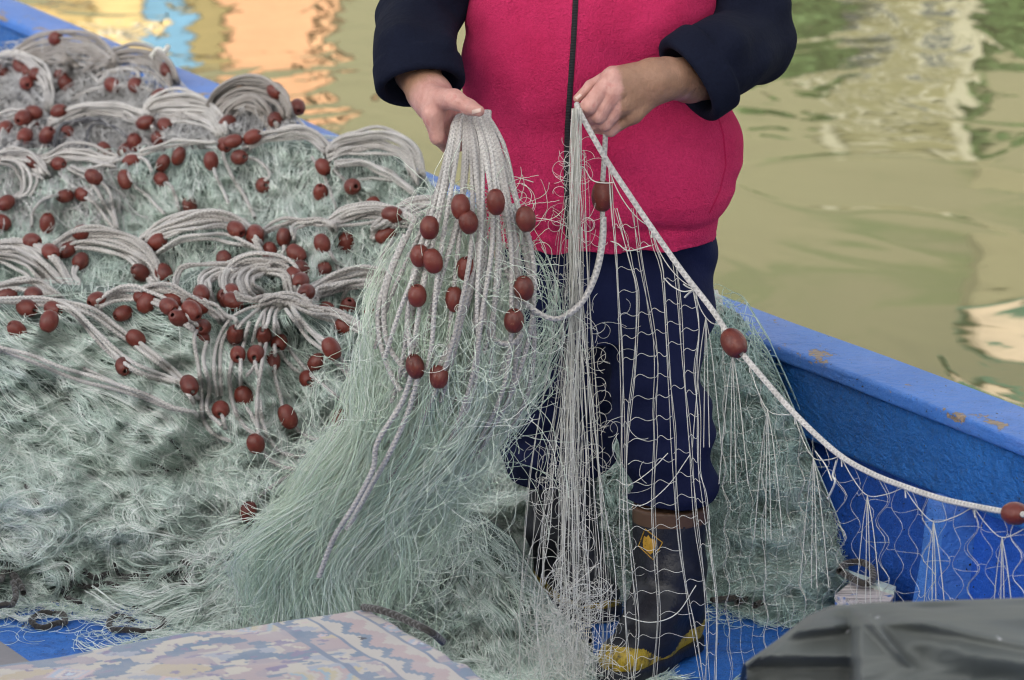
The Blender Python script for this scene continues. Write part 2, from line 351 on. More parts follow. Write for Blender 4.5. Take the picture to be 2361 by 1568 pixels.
ml = MB("tree_leaves"); ml.color(ml.ramp(ml.noise(0.9, 3), [(0.35, (0.045, 0.10, 0.025)), (0.65, (0.10, 0.17, 0.05))])).set(Roughness=0.7)
def tree(x, y, h, r, label):
    e = empty("tree", (x, y, 1.2)); tag(e, label, "tree", "trees on the far bank")
    q = np.array([(x, y, 1.2), (x+.2, y, h*.4), (x, y+.1, h*.8)]); rope_mesh("trunk", [smooth_path(q, 8)], 0.35, M_bark, e)
    n = 2600; c = RNG.normal(size=(n, 3)); c /= np.linalg.norm(c, axis=1, keepdims=True); c *= (RNG.random((n, 1))**0.4)*(0.75+0.3*vnoise(c[:, :1]*3, c[:, 2:]*3, x))
    ctr = np.array([x, y, h*0.62])+c*np.array([r, r, h*0.40]); d1 = RNG.normal(size=(n, 3))*0.28; d2 = RNG.normal(size=(n, 3))*0.28
    V = np.stack([ctr-d1, ctr+d2, ctr+d1, ctr-d2], 1).reshape(-1, 3)
    new_mesh("crown", V, np.arange(n*4).reshape(-1, 4), ml.m, e, False)
tree(7.9, 118.9, 20.3, 2.4, "round green tree by the brown house across the water")
tree(17.6, 119.5, 21.8, 3.2, "broad green tree at the end of the far quay")
tree(22.5, 120.0, 23.0, 3.4, "tall dark tree farther along the far quay")
tree(15.2, 117.8, 20.0, 1.9, "young green tree between the house and the broad tree")
tree(20.0, 117.6, 20.6, 2.4, "bright green tree between two bigger ones on the quay")
tree(6.0, 118.2, 18.6, 1.8, "short round tree at the start of the far tree row")
tree(8.6, 130.0, 22.3, 2.8, "tall green tree rising behind the olive house")
tree(14.6, 131.0, 22.8, 3.0, "wide green tree behind the olive house corner")
tree(3.0, 126.0, 17.2, 2.6, "small tree in the gap between houses across the water")
# the town house behind the photographer that keeps the boat in open shade
sx, sy = math.sin(SUN_AZ), math.cos(SUN_AZ); bc = np.array([sx*26, -4+sy*26])
sh = empty("town_house", (bc[0], bc[1], wz)); tag(sh, "tall cream town house on the near quay shading the boat", "house")
t_ = np.array([sy, -sx]); q4 = [bc+t_*a+np.array([sx, sy])*b for a, b in ((-11, 0), (11, 0), (11, 9), (-11, 9))]
V = np.array([(*p, wz) for p in q4]+[(*p, 19.0) for p in q4]); F = np.array([(0, 1, 5, 4), (1, 2, 6, 5), (2, 3, 7, 6), (3, 0, 4, 7), (4, 5, 6, 7)])
new_mesh("wall", V, F, mat_wall("cream_plaster", (0.62, 0.56, 0.46)), sh, False)

# ------------------------------------------------------------------ boat
boat = empty("fishing_boat", (0, 1.0, 0)); tag(boat, "blue painted wooden fishing boat carrying the nets and the fisher", "boat")
vis = [PZ(2358, 936, .5), PZ(2075, 829, .5), PZ(1642, 669, .5), PZ(1000, 400, .5), PZ(529, 200, .5), PZ(303, 109, .5), PZ(40, 0, .5)]
line = np.array([p[:2] for p in vis])
dn = line[0]-line[1]; dn /= np.linalg.norm(dn); df = line[-1]-line[-2]; df /= np.linalg.norm(df)
near = [line[0]+dn*a+np.array([-.03, 0])*a*a*1.2 for a in (3.2, 2.2, 1.2, .5)]; far = [line[-1]+df*a+np.array([-.05, 0])*a*a for a in (.7, 1.5, 2.3)]
path = smooth_path(np.vstack([near, line, far]), 90)
tg = np.gradient(path, axis=0); tg /= np.linalg.norm(tg, axis=1, keepdims=True); inn = np.stack([-tg[:, 1], tg[:, 0]], -1)
inn *= np.sign((inn*np.array([-1, -.5])).sum(1))[:, None]
def sweep(name, prof, mat, parent, pth=path, nrm=inn, close=True, wob=0.0):
    pr = np.asarray(prof, float); n = len(pth); m = len(pr)
    s = pr[None, :, 0]+wob*vnoise(np.arange(n)[:, None]*.35, np.arange(m)[None]*0.7, 5); z = pr[None, :, 1]+wob*vnoise(np.arange(n)[:, None]*.35, np.arange(m)[None]*0.7, 9)
    xy = pth[:, None, :]+nrm[:, None, :]*s[..., None]
    V = np.concatenate([xy, np.broadcast_to(z[..., None], xy.shape[:2]+(1,))], -1).reshape(-1, 3)
    return new_mesh(name, V, grid_faces(n, m, close), mat, parent, True, np.tile(cap_edge, n) if m == len(cap_edge) and name == "gunwale_cap" else None)
def rounded(s0, s1, z0, z1, r=0.008, k=4):
    pts = []
    for cx, cz, a0 in ((s1-r, z0+r, -90), (s1-r, z1-r, 0), (s0+r, z1-r, 90), (s0+r, z0+r, 180)):
        for i in range(k+1):
            a = R(a0+90*i/k); pts.append((cx+r*math.cos(a), cz+r*math.sin(a)))
    return pts
cap_p = rounded(0, .145, .468, .50, .010)
cap_edge = np.array([1.0 if (s_ > .130 and z_ > .485) else 0.0 for s_, z_ in cap_p])
sweep("gunwale_cap", cap_p, M_cap, boat, wob=0.0015)
sweep("inwale", rounded(.03, .128, .322, .466, .014), M_rail, boat, wob=0.002)
hull_p = [(.075, .47), (.08, .34), (.095, .15), (.115, -.02), (.09, -.02), (.06, .15), (.05, .34), (.05, .47)]
sweep("hull_planking", hull_p, M_hull, boat)
sweep("outer_hull", [(.05, .46), (.0, .44), (.02, .2), (.12, -.2), (.35, -.6), (.37, -.6), (.14, -.2), (.04, .2)], M_rail, boat)
# far side of the boat (out of the picture) mirrors it
path2 = path+inn*3.1; 
sweep("gunwale_cap", cap_p, M_cap, boat, path2, -inn); sweep("inwale", rounded(.03, .128, .322, .466, .014), M_rail, boat, path2, -inn)
sweep("hull_planking", hull_p, M_hull, boat, path2, -inn)
sweep("outer_hull", [(.05, .46), (.0, .44), (.02, .2), (.12, -.2), (.35, -.6), (.37, -.6), (.14, -.2), (.04, .2)], M_rail, boat, path2, -inn)
a = path+inn*.09; b = path2-inn*.09; nn = 14
V = np.concatenate([(a[:, None]*(1-t)+b[:, None]*t) for t in np.linspace(0, 1, nn)[None, :, None]] if False else [np.stack([a*(1-t)+b*t for t in np.linspace(0, 1, nn)], 1)], 0)
V = np.concatenate([V, np.zeros(V.shape[:2]+(1,))], -1).reshape(-1, 3)
new_mesh("deck", V, grid_faces(len(path), nn), M_deck, boat)
dk = path[np.argmin(np.abs(path[:, 1]-0.3))]
def rib(u_top, v_top, wid=.062):
    p = PZ(u_top, v_top, .33); i = np.argmin(((path-p[:2])**2).sum(1)); t = tg[i]; n = inn[i]; o = path[i]
    pr = [(.150, .328), (.165, .2), (.205, .004), (.08, .004), (.06, .328)]; V = []
    for sg in (-.5, .5):
        for s, z in pr:
            q = o+n*s+t*sg*wid; V.append((q[0], q[1], z))
    V = np.array(V); F4 = np.array([(i, (i+1) % 5, (i+1) % 5+5, i+5) for i in range(5)]); F5 = np.array([(4, 3, 2, 1, 0), (5, 6, 7, 8, 9)])
    return new_mesh("rib", V, [F4, F5], M_cap, boat, False)  # lighter cap paint stands in for light on the rib faces
for k in (-1.4, -.55): 
    pass
for uv in ((2118, 1150), (2600, 1330), (1500, 850), (1200, 720)): rib(*uv)
mw_ = MB("worn_board"); wn = mw_.noise((9, 70, 30), 5, 0.7); bl = mw_.noise(14, 3)
mw_.color(mw_.mix(mw_.ramp(bl, [(0.50, (0, 0, 0)), (0.53, (1, 1, 1))]), mw_.mix(mw_.ramp(wn, [(0.42, (0, 0, 0)), (0.52, (1, 1, 1))]), (0.30, 0.27, 0.26), (0.62, 0.56, 0.54)), (0.03, 0.13, 0.42))).set(Roughness=0.8).bump(wn, 0.004)
M_pale_paint = mat_paint("pale_green_paint", (0.50, 0.62, 0.58), (0.60, 0.70, 0.65), chip=0.8)
tl, tr, br_, bl_ = [PZ(*q, .115) for q in ((1962, 1341), (2062, 1372), (2042, 1404), (1925, 1372))]
def slab(name, quad, h, mat, parent):
    q = np.array(quad, float); V = np.vstack([q, q-np.array([0, 0, h])]); F = np.array([(0, 1, 2, 3), (7, 6, 5, 4), (0, 4, 5, 1), (1, 5, 6, 2), (2, 6, 7, 3), (3, 7, 4, 0)])
    return new_mesh(name, V, F, mat, parent, False)
slab("worn_board", [bl_, br_, tr, tl], .112, mw_.m, boat)
tl2, tr2 = PZ(1958, 1315, .121), PZ(2066, 1352, .121); slab("pale_ledge", [tl+np.array([0, .004, .006]), tr+np.array([0, .004, .006]), tr2, tl2], .116, M_pale_paint, boat)
gq = [PZ(u, v, .012) for u, v in ((-160, 1600), (75, 1530), (0, 1478), (-160, 1490))]
slab("grey_hatch", gq, .011, mat_wall("grey_board", (0.22, 0.21, 0.22)), boat)

# ------------------------------------------------------------------ cloth covered box
M_box = mat_wall("box_wood", (0.12, 0.2, 0.35))
c0, cl, cr = PZ(850, 1404, .35), PZ(0, 1527, .35), PZ(1180, 1568, .35)
ex = (cl-c0); ex /= np.linalg.norm(ex); ey = np.array([-ex[1], ex[0], 0]); ey *= np.sign((cr-c0).dot(ey))
bx = empty("covered_box", (c0+ex*.5+ey*.4)*np.array([1, 1, 0])); tag(bx, "low box on the deck under a faded carpet patterned cloth", "box")
L1, L2 = 1.25, 1.1
inset = .01; q = [c0+ex*inset+ey*inset, c0+ex*(L1-inset)+ey*inset, c0+ex*(L1-inset)+ey*(L2-inset), c0+ex*inset+ey*(L2-inset)]
slab("box", [p-np.array([0, 0, .012]) for p in q][::-1], .335, M_box, bx)
mc = MB("patterned_cloth"); uvn = mc.n("UVMap"); 
def snap(sc):
    m = mc.n("VectorMath", operation='SNAP'); mc.l(uvn.outputs[0], m.inputs[0]); m.inputs[1].default_value = (sc, sc, sc); return m.outputs[0]
sv = snap(0.0062)
def nz(scale, d=1.0, seed=0.0):
    x = mc.n("TexNoise"); mp = mc.n("Mapping"); mp.inputs["Location"].default_value = (seed, seed*.7, seed); mp.inputs["Scale"].default_value = (scale, scale*1.5, 1)
    mc.l(sv, mp.inputs[0]); mc.l(mp.outputs[0], x.inputs["Vector"]); x.inputs["Scale"].default_value = 1; x.inputs["Detail"].default_value = d; return x.outputs["Fac"]
base = mc.ramp(nz(7, 1), [(0.0, (0.35, 0.27, 0.28)), (0.44, (0.30, 0.25, 0.28)), (0.51, (0.43, 0.39, 0.35)), (0.58, (0.27, 0.30, 0.37))], 'CONSTANT')
f1 = mc.ramp(nz(12, 2, 3.3), [(0.0, (0, 0, 0)), (0.525, (1, 1, 1))], 'CONSTANT'); c = mc.mix(f1, base, (0.09, 0.155, 0.245))
f2 = mc.ramp(nz(13, 2, 8.1), [(0.0, (0, 0, 0)), (0.58, (1, 1, 1))], 'CONSTANT'); c = mc.mix(f2, c, (0.47, 0.43, 0.36))
f3 = mc.ramp(nz(7, 1, 5.7), [(0.0, (0, 0, 0)), (0.63, (1, 1, 1))], 'CONSTANT'); c = mc.mix(f3, c, (0.42, 0.34, 0.22))
f4 = mc.ramp(nz(30, 1, 1.7), [(0.0, (0, 0, 0)), (0.66, (1, 1, 1))], 'CONSTANT'); c = mc.mix(f4, c, (0.16, 0.13, 0.24))
# concentric stepped medallions
vo = mc.n("TexVoronoi"); vo.distance = 'MANHATTAN'; vo.inputs["Scale"].default_value = 9; vo.inputs["Randomness"].default_value = 0.35; mc.l(sv, vo.inputs["Vector"])
rg = mc.ramp(vo.outputs["Distance"], [(0.0, (0.40, 0.50, 0.60)), (0.10, (0.20, 0.17, 0.30)), (0.17, (0.55, 0.47, 0.44)), (0.27, (0.30, 0.38, 0.50)), (0.34, (0.50, 0.36, 0.37))], 'CONSTANT')
area = mc.ramp(nz(2.4, 0, 9.4), [(0.0, (0, 0, 0)), (0.53, (1, 1, 1))], 'CONSTANT'); dsk = mc.ramp(vo.outputs["Distance"], [(0.0, (1, 1, 1)), (0.40, (0, 0, 0))], 'CONSTANT')
c = mc.mix(mc.math('MULTIPLY', area, dsk), c, rg)
sx_ = mc.n("SeparateXYZ"); mc.l(sv, sx_.inputs[0]); Ac, Bc = sx_.outputs[0], sx_.outputs[1]
def band(x, lo, hi): return mc.math('MULTIPLY', mc.math('GREATER_THAN', x, lo), mc.math('LESS_THAN', x, hi))
tri = mc.math('ABSOLUTE', mc.math('SUBTRACT', mc.math('FRACT', mc.math('MULTIPLY', Bc, 6.5)), 0.5))
zg = mc.math('ADD', Ac, mc.math('MULTIPLY', tri, 0.10)); st = mc.math('FRACT', mc.math('MULTIPLY', zg, 24.0))
chev = mc.ramp(st, [(0.0, (0.42, 0.36, 0.22)), (0.28, (0.22, 0.32, 0.40)), (0.52, (0.38, 0.28, 0.28)), (0.78, (0.44, 0.40, 0.35))], 'CONSTANT')
c = mc.mix(mc.math('MULTIPLY', band(zg, 0.20, 0.33), mc.ramp(nz(2.2, 0, 4.2), [(0.0, (0, 0, 0)), (0.47, (1, 1, 1))], 'CONSTANT')), c, chev)
bt = mc.math('ADD', mc.math('MULTIPLY', mc.math('ABSOLUTE', mc.math('SUBTRACT', mc.math('FRACT', mc.math('MULTIPLY', Bc, 13.0)), 0.5)), 0.05), Ac)
c = mc.mix(band(Ac, 0.035, 0.115), c, mc.ramp(bt, [(0.0, (0.44, 0.40, 0.36)), (0.062, (0.38, 0.28, 0.28)), (0.086, (0.10, 0.165, 0.25)), (0.104, (0.44, 0.40, 0.36))], 'CONSTANT'))
for lo_ in (0.028, 0.115, 0.172): c = mc.mix(band(Ac, lo_, lo_+0.008), c, (0.10, 0.15, 0.24))
c = mc.mix(mc.ramp(mc.noise(9, 4, 0.7), [(0.45, (0.15,)*3), (0.7, (0.45,)*3)]), c, (0.36, 0.34, 0.36))
spot = mc.ramp(mc.noise(26, 3), [(0.745, (0, 0, 0)), (0.76, (1, 1, 1))]); c = mc.mix(spot, c, (0.03, 0.03, 0.05))
mc.color(c).set(Roughness=0.85, Sheen_Weight=0.2).bump(mc.noise(900, 1), 0.0006)
nu, nv = 170, 170
A_, B_ = np.meshgrid(np.linspace(-.13, L1+.05, nu), np.linspace(-.13, L2+.05, nv), indexing='ij')
def fold(t):      # cloth coordinate -> (along top, drop)
    r = .015; return np.where(t > r, t, np.where(t > -r*.57, r-r*np.sin(np.clip((r-t)/r/1.57*1.57, 0, 1.57)), 0)), np.where(t > r, 0, np.where(t > -r*.57, r-r*np.cos(np.clip((r-t)/r, 0, 1.57)), r+(-t-r*.57)))
ax_, az_ = fold(A_); bx_, bz_ = fold(B_)
wr = .016*np.maximum(0, vnoise(A_*3+B_*5, B_*14+A_*6, 1))*(.4+.6*np.clip(vnoise(A_*2, B_*2, 4)+.5, 0, 1))+.004*vnoise(A_*9, B_*22, 6)+.006*vnoise(A_*3, B_*3, 8)
top = c0[None, None]+ex*ax_[..., None]+ey*bx_[..., None]; Z = .352-np.maximum(az_, bz_)-.0*A_+np.maximum(wr, -.004)
out = (np.maximum(az_, bz_) > .02)*wr*1.5
top = top-ex*(out*(az_ > bz_))[..., None]-ey*(out*(bz_ >= az_))[..., None]
V = np.stack([top[..., 0], top[..., 1], np.maximum(Z, .2)], -1).reshape(-1, 3); V[:, 2] = np.where(V[:, 2] < .205, .205, V[:, 2])
new_mesh("cloth", V, grid_faces(nu, nv), mc.m, bx, True, uv=np.stack([A_, B_], -1).reshape(-1, 2))
rp = [PZ(u, v, z) for u, v, z in ((838, 1400, .36), (870, 1405, .372), (910, 1418, .373), (950, 1436, .372), (985, 1453, .37), (1005, 1466, .355), (1020, 1480, .33))]
tag(rope_mesh("rope", [smooth_path(rp, 40)], .0065, M_lead), "short dark rope lying over the corner of the patterned cloth", "rope")

# ------------------------------------------------------------------ tarpaulin
mt = MB("grey_tarpaulin"); mt.color(mt.mix(mt.ramp(mt.noise(30, 2), [(0.73, (0, 0, 0)), (0.76, (1, 1, 1))]), mt.ramp(mt.noise(5, 4), [(0.3, (0.078, 0.087, 0.083)), (0.7, (0.112, 0.121, 0.116))]), (0.5, 0.5, 0.52))).set(Roughness=0.62, Specular_IOR_Level=0.35).bump(mt.noise(9, 2), 0.006)
tp = empty("tarpaulin", (.85, -2.3, 0)); tag(tp, "dark grey green tarpaulin bundled over gear by the deck edge", "tarpaulin")
us = np.linspace(1722, 2560, 150); crest = np.interp(us, [1722, 1800, 1870, 1930, 2020, 2120, 2361, 2560], [1543, 1488, 1432, 1408, 1402, 1399, 1391, 1388])
tt = np.concatenate([np.linspace(-.55, 0, 14, endpoint=False), np.linspace(0, 1, 70)]); rows = []
for t in tt:
    if t < 0: rows.append(P(us, crest, -2.0)+np.array([0, -t*.5, .25*t*(-t)*2-.02*abs(t)])[None]); continue
    v = crest+t*330*(np.clip((us-1700)/60, .15, 1)); Yb = -2.0-.16*t
    # folds: a flap bulging over the right two thirds, a gap under the left edge
    flap = np.clip((us-1958)/26, 0, 1); low = 1550-.75*(us-1725)*.16
    Y = Yb-.11*flap*np.clip(t*9, 0, 1)+(1-flap)*np.where(v > 1505-(us-1722)*.0, .10*np.clip((v-1515)/22, 0, 1), 0)
    Y = Y-.075*np.exp(-((v-(1415+(us-2040)*.21))/22)**2)*np.clip((us-2000)/120, 0, 1)-.06*np.exp(-((v-(1475+(us-2100)*.16))/26)**2)*np.clip((us-2060)/150, 0, 1)
    Y = Y-.05*np.exp(-((v-(1440-.10*(us-1960)+0*us))/16)**2)*np.clip((1985-us)/60, 0, 1)-.04*np.exp(-((us-2010-.9*(v-1440))/13)**2)*np.clip((v-1415)/20, 0, 1)*np.clip((1545-v)/40, 0, 1)-.05*np.exp(-((v-(1520+(us-2150)*.09))/30)**2)*np.clip((us-2120)/120, 0, 1)+.022*vnoise(us/150, v/70, 3)+.006*np.abs(vnoise(us/75+v/60, v/34, 5))+.003*vnoise(us/60, v/40, 8)
    rows.append(P(us, v, Y))
T = np.stack(rows, 0); new_mesh("canvas", T.reshape(-1, 3), grid_faces(len(tt), len(us)), mt.m, tp)
boxes("crate", [((.42, -3.0, 0.0), (1.15, -2.28, .52))], M_box, tp)
# ------------------------------------------------------------------ person
def fleece(name, c, c2, fuzz=1.0):
    m = MB(name); v = m.noise(210, 3, 0.7); v2 = m.noise((420, 420, 260), 2); big = m.noise(9, 4)
    m.color(m.mix(m.ramp(v, [(0.35, (0.38,)*3), (0.62, (0, 0, 0))]), m.ramp(big, [(0.3, c), (0.7, c2)]), tuple(x*0.62 for x in c)))
    m.set(Roughness=0.95, Specular_IOR_Level=0.1, Sheen_Weight=0.35*fuzz, Sheen_Roughness=0.5); m.b.inputs["Sheen Tint"].default_value = (*[min(1, x*1.5+.05) for x in c2], 1)
    m.bump(m.noise(7, 3, 0.5), 0.03*min(1, fuzz)).bump(m.noise(30, 4, 0.6), 0.005).bump(v, 0.006*fuzz).bump(v2, 0.002*fuzz); return m.m
M_pink = fleece("pink_fleece", (0.50, 0.023, 0.096), (0.59, 0.034, 0.13))
M_navyf = fleece("navy_fleece", (0.0065, 0.008, 0.018), (0.0085, 0.011, 0.024), 0.12)
mtz = MB("navy_cotton"); mtz.color(mtz.ramp(mtz.noise(12, 4), [(0.3, (0.006, 0.0085, 0.032)), (0.7, (0.0095, 0.013, 0.045))])).set(Roughness=0.9, Specular_IOR_Level=0.12).bump(mtz.noise((500, 500, 200), 2), 0.0006).bump(mtz.noise(14, 3), 0.006)
M_trou = mtz.m
ms = MB("weathered_skin"); pt = ms.noise(20, 4, 0.6, dist=0.4); px = ms.n("SeparateXYZ"); ms.l(ms.pos(), px.inputs[0])
WR, WL = P(1432, 214, -.12), P(1010, 245, -.1)
pk = ms.ramp(ms.math('ADD', ms.math('MULTIPLY', px.outputs[0], 4.0), ms.math('MULTIPLY', pt, 0.16)), [(0.845, (1, 1, 1)), (0.875, (0, 0, 0))])
dR2 = ms.n("VectorMath", operation='DISTANCE'); ms.l(ms.pos(), dR2.inputs[0]); dR2.inputs[1].default_value = tuple(P(1548, 226, -.05))
pk2 = ms.ramp(ms.math('ADD', dR2.outputs["Value"], ms.math('MULTIPLY', pt, 0.06)), [(0.042, (0.8,)*3), (0.060, (0, 0, 0))])
lf = ms.n("VectorMath", operation='DISTANCE'); ms.l(ms.pos(), lf.inputs[0]); lf.inputs[1].default_value = tuple(P(925, 140, .05))
pkL = ms.ramp(ms.math('ADD', lf.outputs["Value"], ms.math('MULTIPLY', pt, 0.05)), [(0.135, (0, 0, 0)), (0.16, (1, 1, 1))])
side = ms.ramp(px.outputs[0], [(0.0, (0, 0, 0)), (0.04, (1, 1, 1))])
pinkf = ms.mix(side, pkL, ms.mix(1.0, pk, pk2, 'LIGHTEN'))
tan = ms.ramp(ms.noise(55, 4), [(0.3, (0.27, 0.145, 0.088)), (0.7, (0.35, 0.19, 0.12))]); pnk = ms.ramp(ms.noise(48, 4), [(0.3, (0.46, 0.22, 0.18)), (0.6, (0.55, 0.30, 0.25)), (0.75, (0.50, 0.20, 0.175))])
ms.color(ms.mix(pinkf, tan, pnk)).set(Roughness=0.5, Subsurface_Weight=0.12, Subsurface_Radius=(0.006, 0.0025, 0.0015)).bump(ms.noise(70, 4, 0.6), 0.0022).bump(ms.noise((330, 330, 90), 3), 0.0012)
M_skin = ms.m
mn = MB("fingernail"); mn.set(Base_Color=(0.62, 0.46, 0.39), Roughness=0.3); M_nail = mn.m

person = empty("person", (0.2, .27, 0)); tag(person, "person in pink fleece gilet with navy sleeves and rubber boots holding the net", "person")
# --- body: hands and forearms
def hand_r(p):
    d = chain(p, [(1690, 170, .12, 52), (1590, 184, .0, 51), (1535, 181, -.06, 47), (1508, 184, -.08, 43)], .01)
    pal = None
    for a, b in (((1500, 170, -.085, 30), (1412, 179, -.125, 24)), ((1502, 182, -.085, 32), (1420, 208, -.132, 23)), ((1505, 196, -.08, 32), (1436, 240, -.125, 23)), ((1508, 208, -.075, 30), (1460, 264, -.11, 21))):
        c = chain(p, [a, b]); pal = c if pal is None else smin(pal, c, .016)
    d = smin(d, pal, .022)
    fing = [[(1408, 182, -.125, 20), (1358, 244, -.140, 18.5), (1340, 262, -.112, 14), (1334, 248, -.085, 11)],
            [(1417, 211, -.132, 20), (1379, 268, -.132, 17), (1364, 274, -.102, 13.5), (1372, 260, -.08, 11)],
            [(1434, 241, -.125, 19), (1394, 287, -.120, 15.5), (1375, 290, -.094, 12.5), (1386, 276, -.075, 11)],
            [(1459, 264, -.11, 18), (1408, 301, -.103, 13.5), (1374, 297, -.088, 10.5), (1378, 286, -.075, 9.5)]]
    F = None
    for f in fing:
        c = chain(p, f, .005); F = c if F is None else smin(F, c, .0014)
    th = chain(p, [(1478, 166, -.05, 25), (1412, 172, -.085, 18), (1362, 199, -.098, 13.5), (1331, 227, -.108, 9.5)], .006)
    d = smin(d, F, .010); return smin(d, th, .006)
def hand_l(p):
    d = chain(p, [(925, 95, .17, 54), (962, 165, .04, 51), (985, 212, -.03, 46), (998, 235, -.06, 42)], .01)
    pal = None
    for a, b in (((990, 225, -.06, 32), (1000, 268, -.10, 22)), ((998, 225, -.05, 32), (1012, 264, -.075, 22)), ((1006, 222, -.04, 30), (1024, 258, -.05, 20)), ((1012, 220, -.03, 28), (1034, 252, -.03, 18))):
        c = chain(p, [a, b]); pal = c if pal is None else smin(pal, c, .014)
    d = smin(d, pal, .02)
    fing = [[(996, 262, -.105, 23), (1009, 316, -.098, 17.5), (1030, 338, -.072, 14), (1052, 343, -.045, 11.5)],
            [(1012, 262, -.075, 21), (1034, 318, -.06, 16.5), (1060, 334, -.032, 13.5), (1084, 330, -.015, 11)],
            [(1024, 258, -.05, 20), (1056, 306, -.028, 15.5), (1084, 318, -.002, 12.5), (1104, 308, .008, 10.5)],
            [(1034, 252, -.03, 18), (1070, 290, -.008, 13.5), (1094, 300, .012, 11), (1110, 292, .02, 9.5)]]
    F = None
    for f in fing:
        c = chain(p, f, .005); F = c if F is None else smin(F, c, .0014)
    th = chain(p, [(1000, 228, -.085, 29), (1046, 229, -.135, 22.5), (1082, 247, -.152, 17), (1104, 256, -.158, 13)], .007)
    d = smin(d, F, .010); return smin(d, th, .013)
def bbox(pts, m=.07):
    q = np.array([P(*a) for a in pts]); return q.min(0)-m, q.max(0)+m
def torso_core(p):
    d = cone(p, (.14, .27, .78), (.13, .30, 1.22), .15, .15); d = smin(d, cone(p, (-.06, .30, 1.33), (.34, .30, 1.33), .07, .07), .08)
    d = smin(d, cone(p, (.13, .30, 1.36), (.13, .27, 1.50), .06, .055), .04); d = smin(d, ell(p, (.12, .235, 1.585), (.078, .098, .115)), .03)
    d = smin(d, ell(p, (.115, .135, 1.57), (.014, .022, .018)), .015)
    for sx, e, w_ in ((-.06, P(955, 20, .26), P(962, 165, .04)), (.37, P(1742, 95, .22), P(1590, 184, .0))):
        d = smin(d, cone(p, (sx, .30, 1.31), e, .058, .045), .03); d = smin(d, cone(p, e, w_, .045, .04), .02)
    for x0, kx, ky, fx, fy in ((.23, .285, .14, .298, .105), (.05, .095, .36, .10, .435)):
        d = smin(d, cone(p, (x0, .27, .76), (kx, ky, .42), .085, .055), .05)
    return d
parts_v, parts_f, off = [], [], 0
for fn, bb, h in ((hand_r, bbox([(1300, 120, -.2), (1700, 320, .13), (1300, 320, -.02), (1700, 100, .13)], .02), .0021), (hand_l, bbox([(860, 60, .19), (1130, 370, -.19), (1130, 370, .05)], .02), .0021), (torso_core, (np.array([-.35, -.2, 0.02]), np.array([.7, .6, 1.75])), .012)):
    F = fn(grid_pts(bb[0], bb[1], h)); V, Q = surface_nets(F, bb[0], h); parts_v.append(V); parts_f.append(Q+off); off += len(V)
new_mesh("body", np.vstack(parts_v), np.vstack(parts_f), M_skin, person)
hb = lambda p: smin(ell(p, (.12, .275, 1.62), (.092, .105, .105)), cone(p, (.12, .33, 1.58), (.12, .34, 1.50), .07, .05), .03)
mhair = MB("dark_hair"); mhair.set(Base_Color=(0.03, 0.02, 0.015), Roughness=0.6)
sdf_mesh("hair", hb, np.array([-.02, .1, 1.42]), np.array([.27, .46, 1.76]), .01, mhair.m, person)
for (fn, cs, bend) in ((hand_l, [(1088, 254), (1109, 249), (1108, 258), (1088, 264)], 1), (hand_r, [(1326, 225), (1337, 216), (1342, 220), (1331, 230)], 1)):
    cs = np.array(cs, float); n = 8; s, t = np.meshgrid(np.linspace(0, 1, n), np.linspace(0, 1, n), indexing='ij')
    uv = (cs[0]*((1-s)*(1-t))[..., None]+cs[1]*(s*(1-t))[..., None]+cs[2]*(s*t)[..., None]+cs[3]*((1-s)*t)[..., None])
    p3 = cast(fn, uv[..., 0].ravel(), uv[..., 1].ravel(), -.3, .1, 400); ok = ~np.isnan(p3[:, 0])
    if ok.all(): 
        d = CAM-p3; p3 = p3+d/np.linalg.norm(d, axis=1, keepdims=True)*.0014
        new_mesh("fingernail", p3, grid_faces(n, n), M_nail, person)
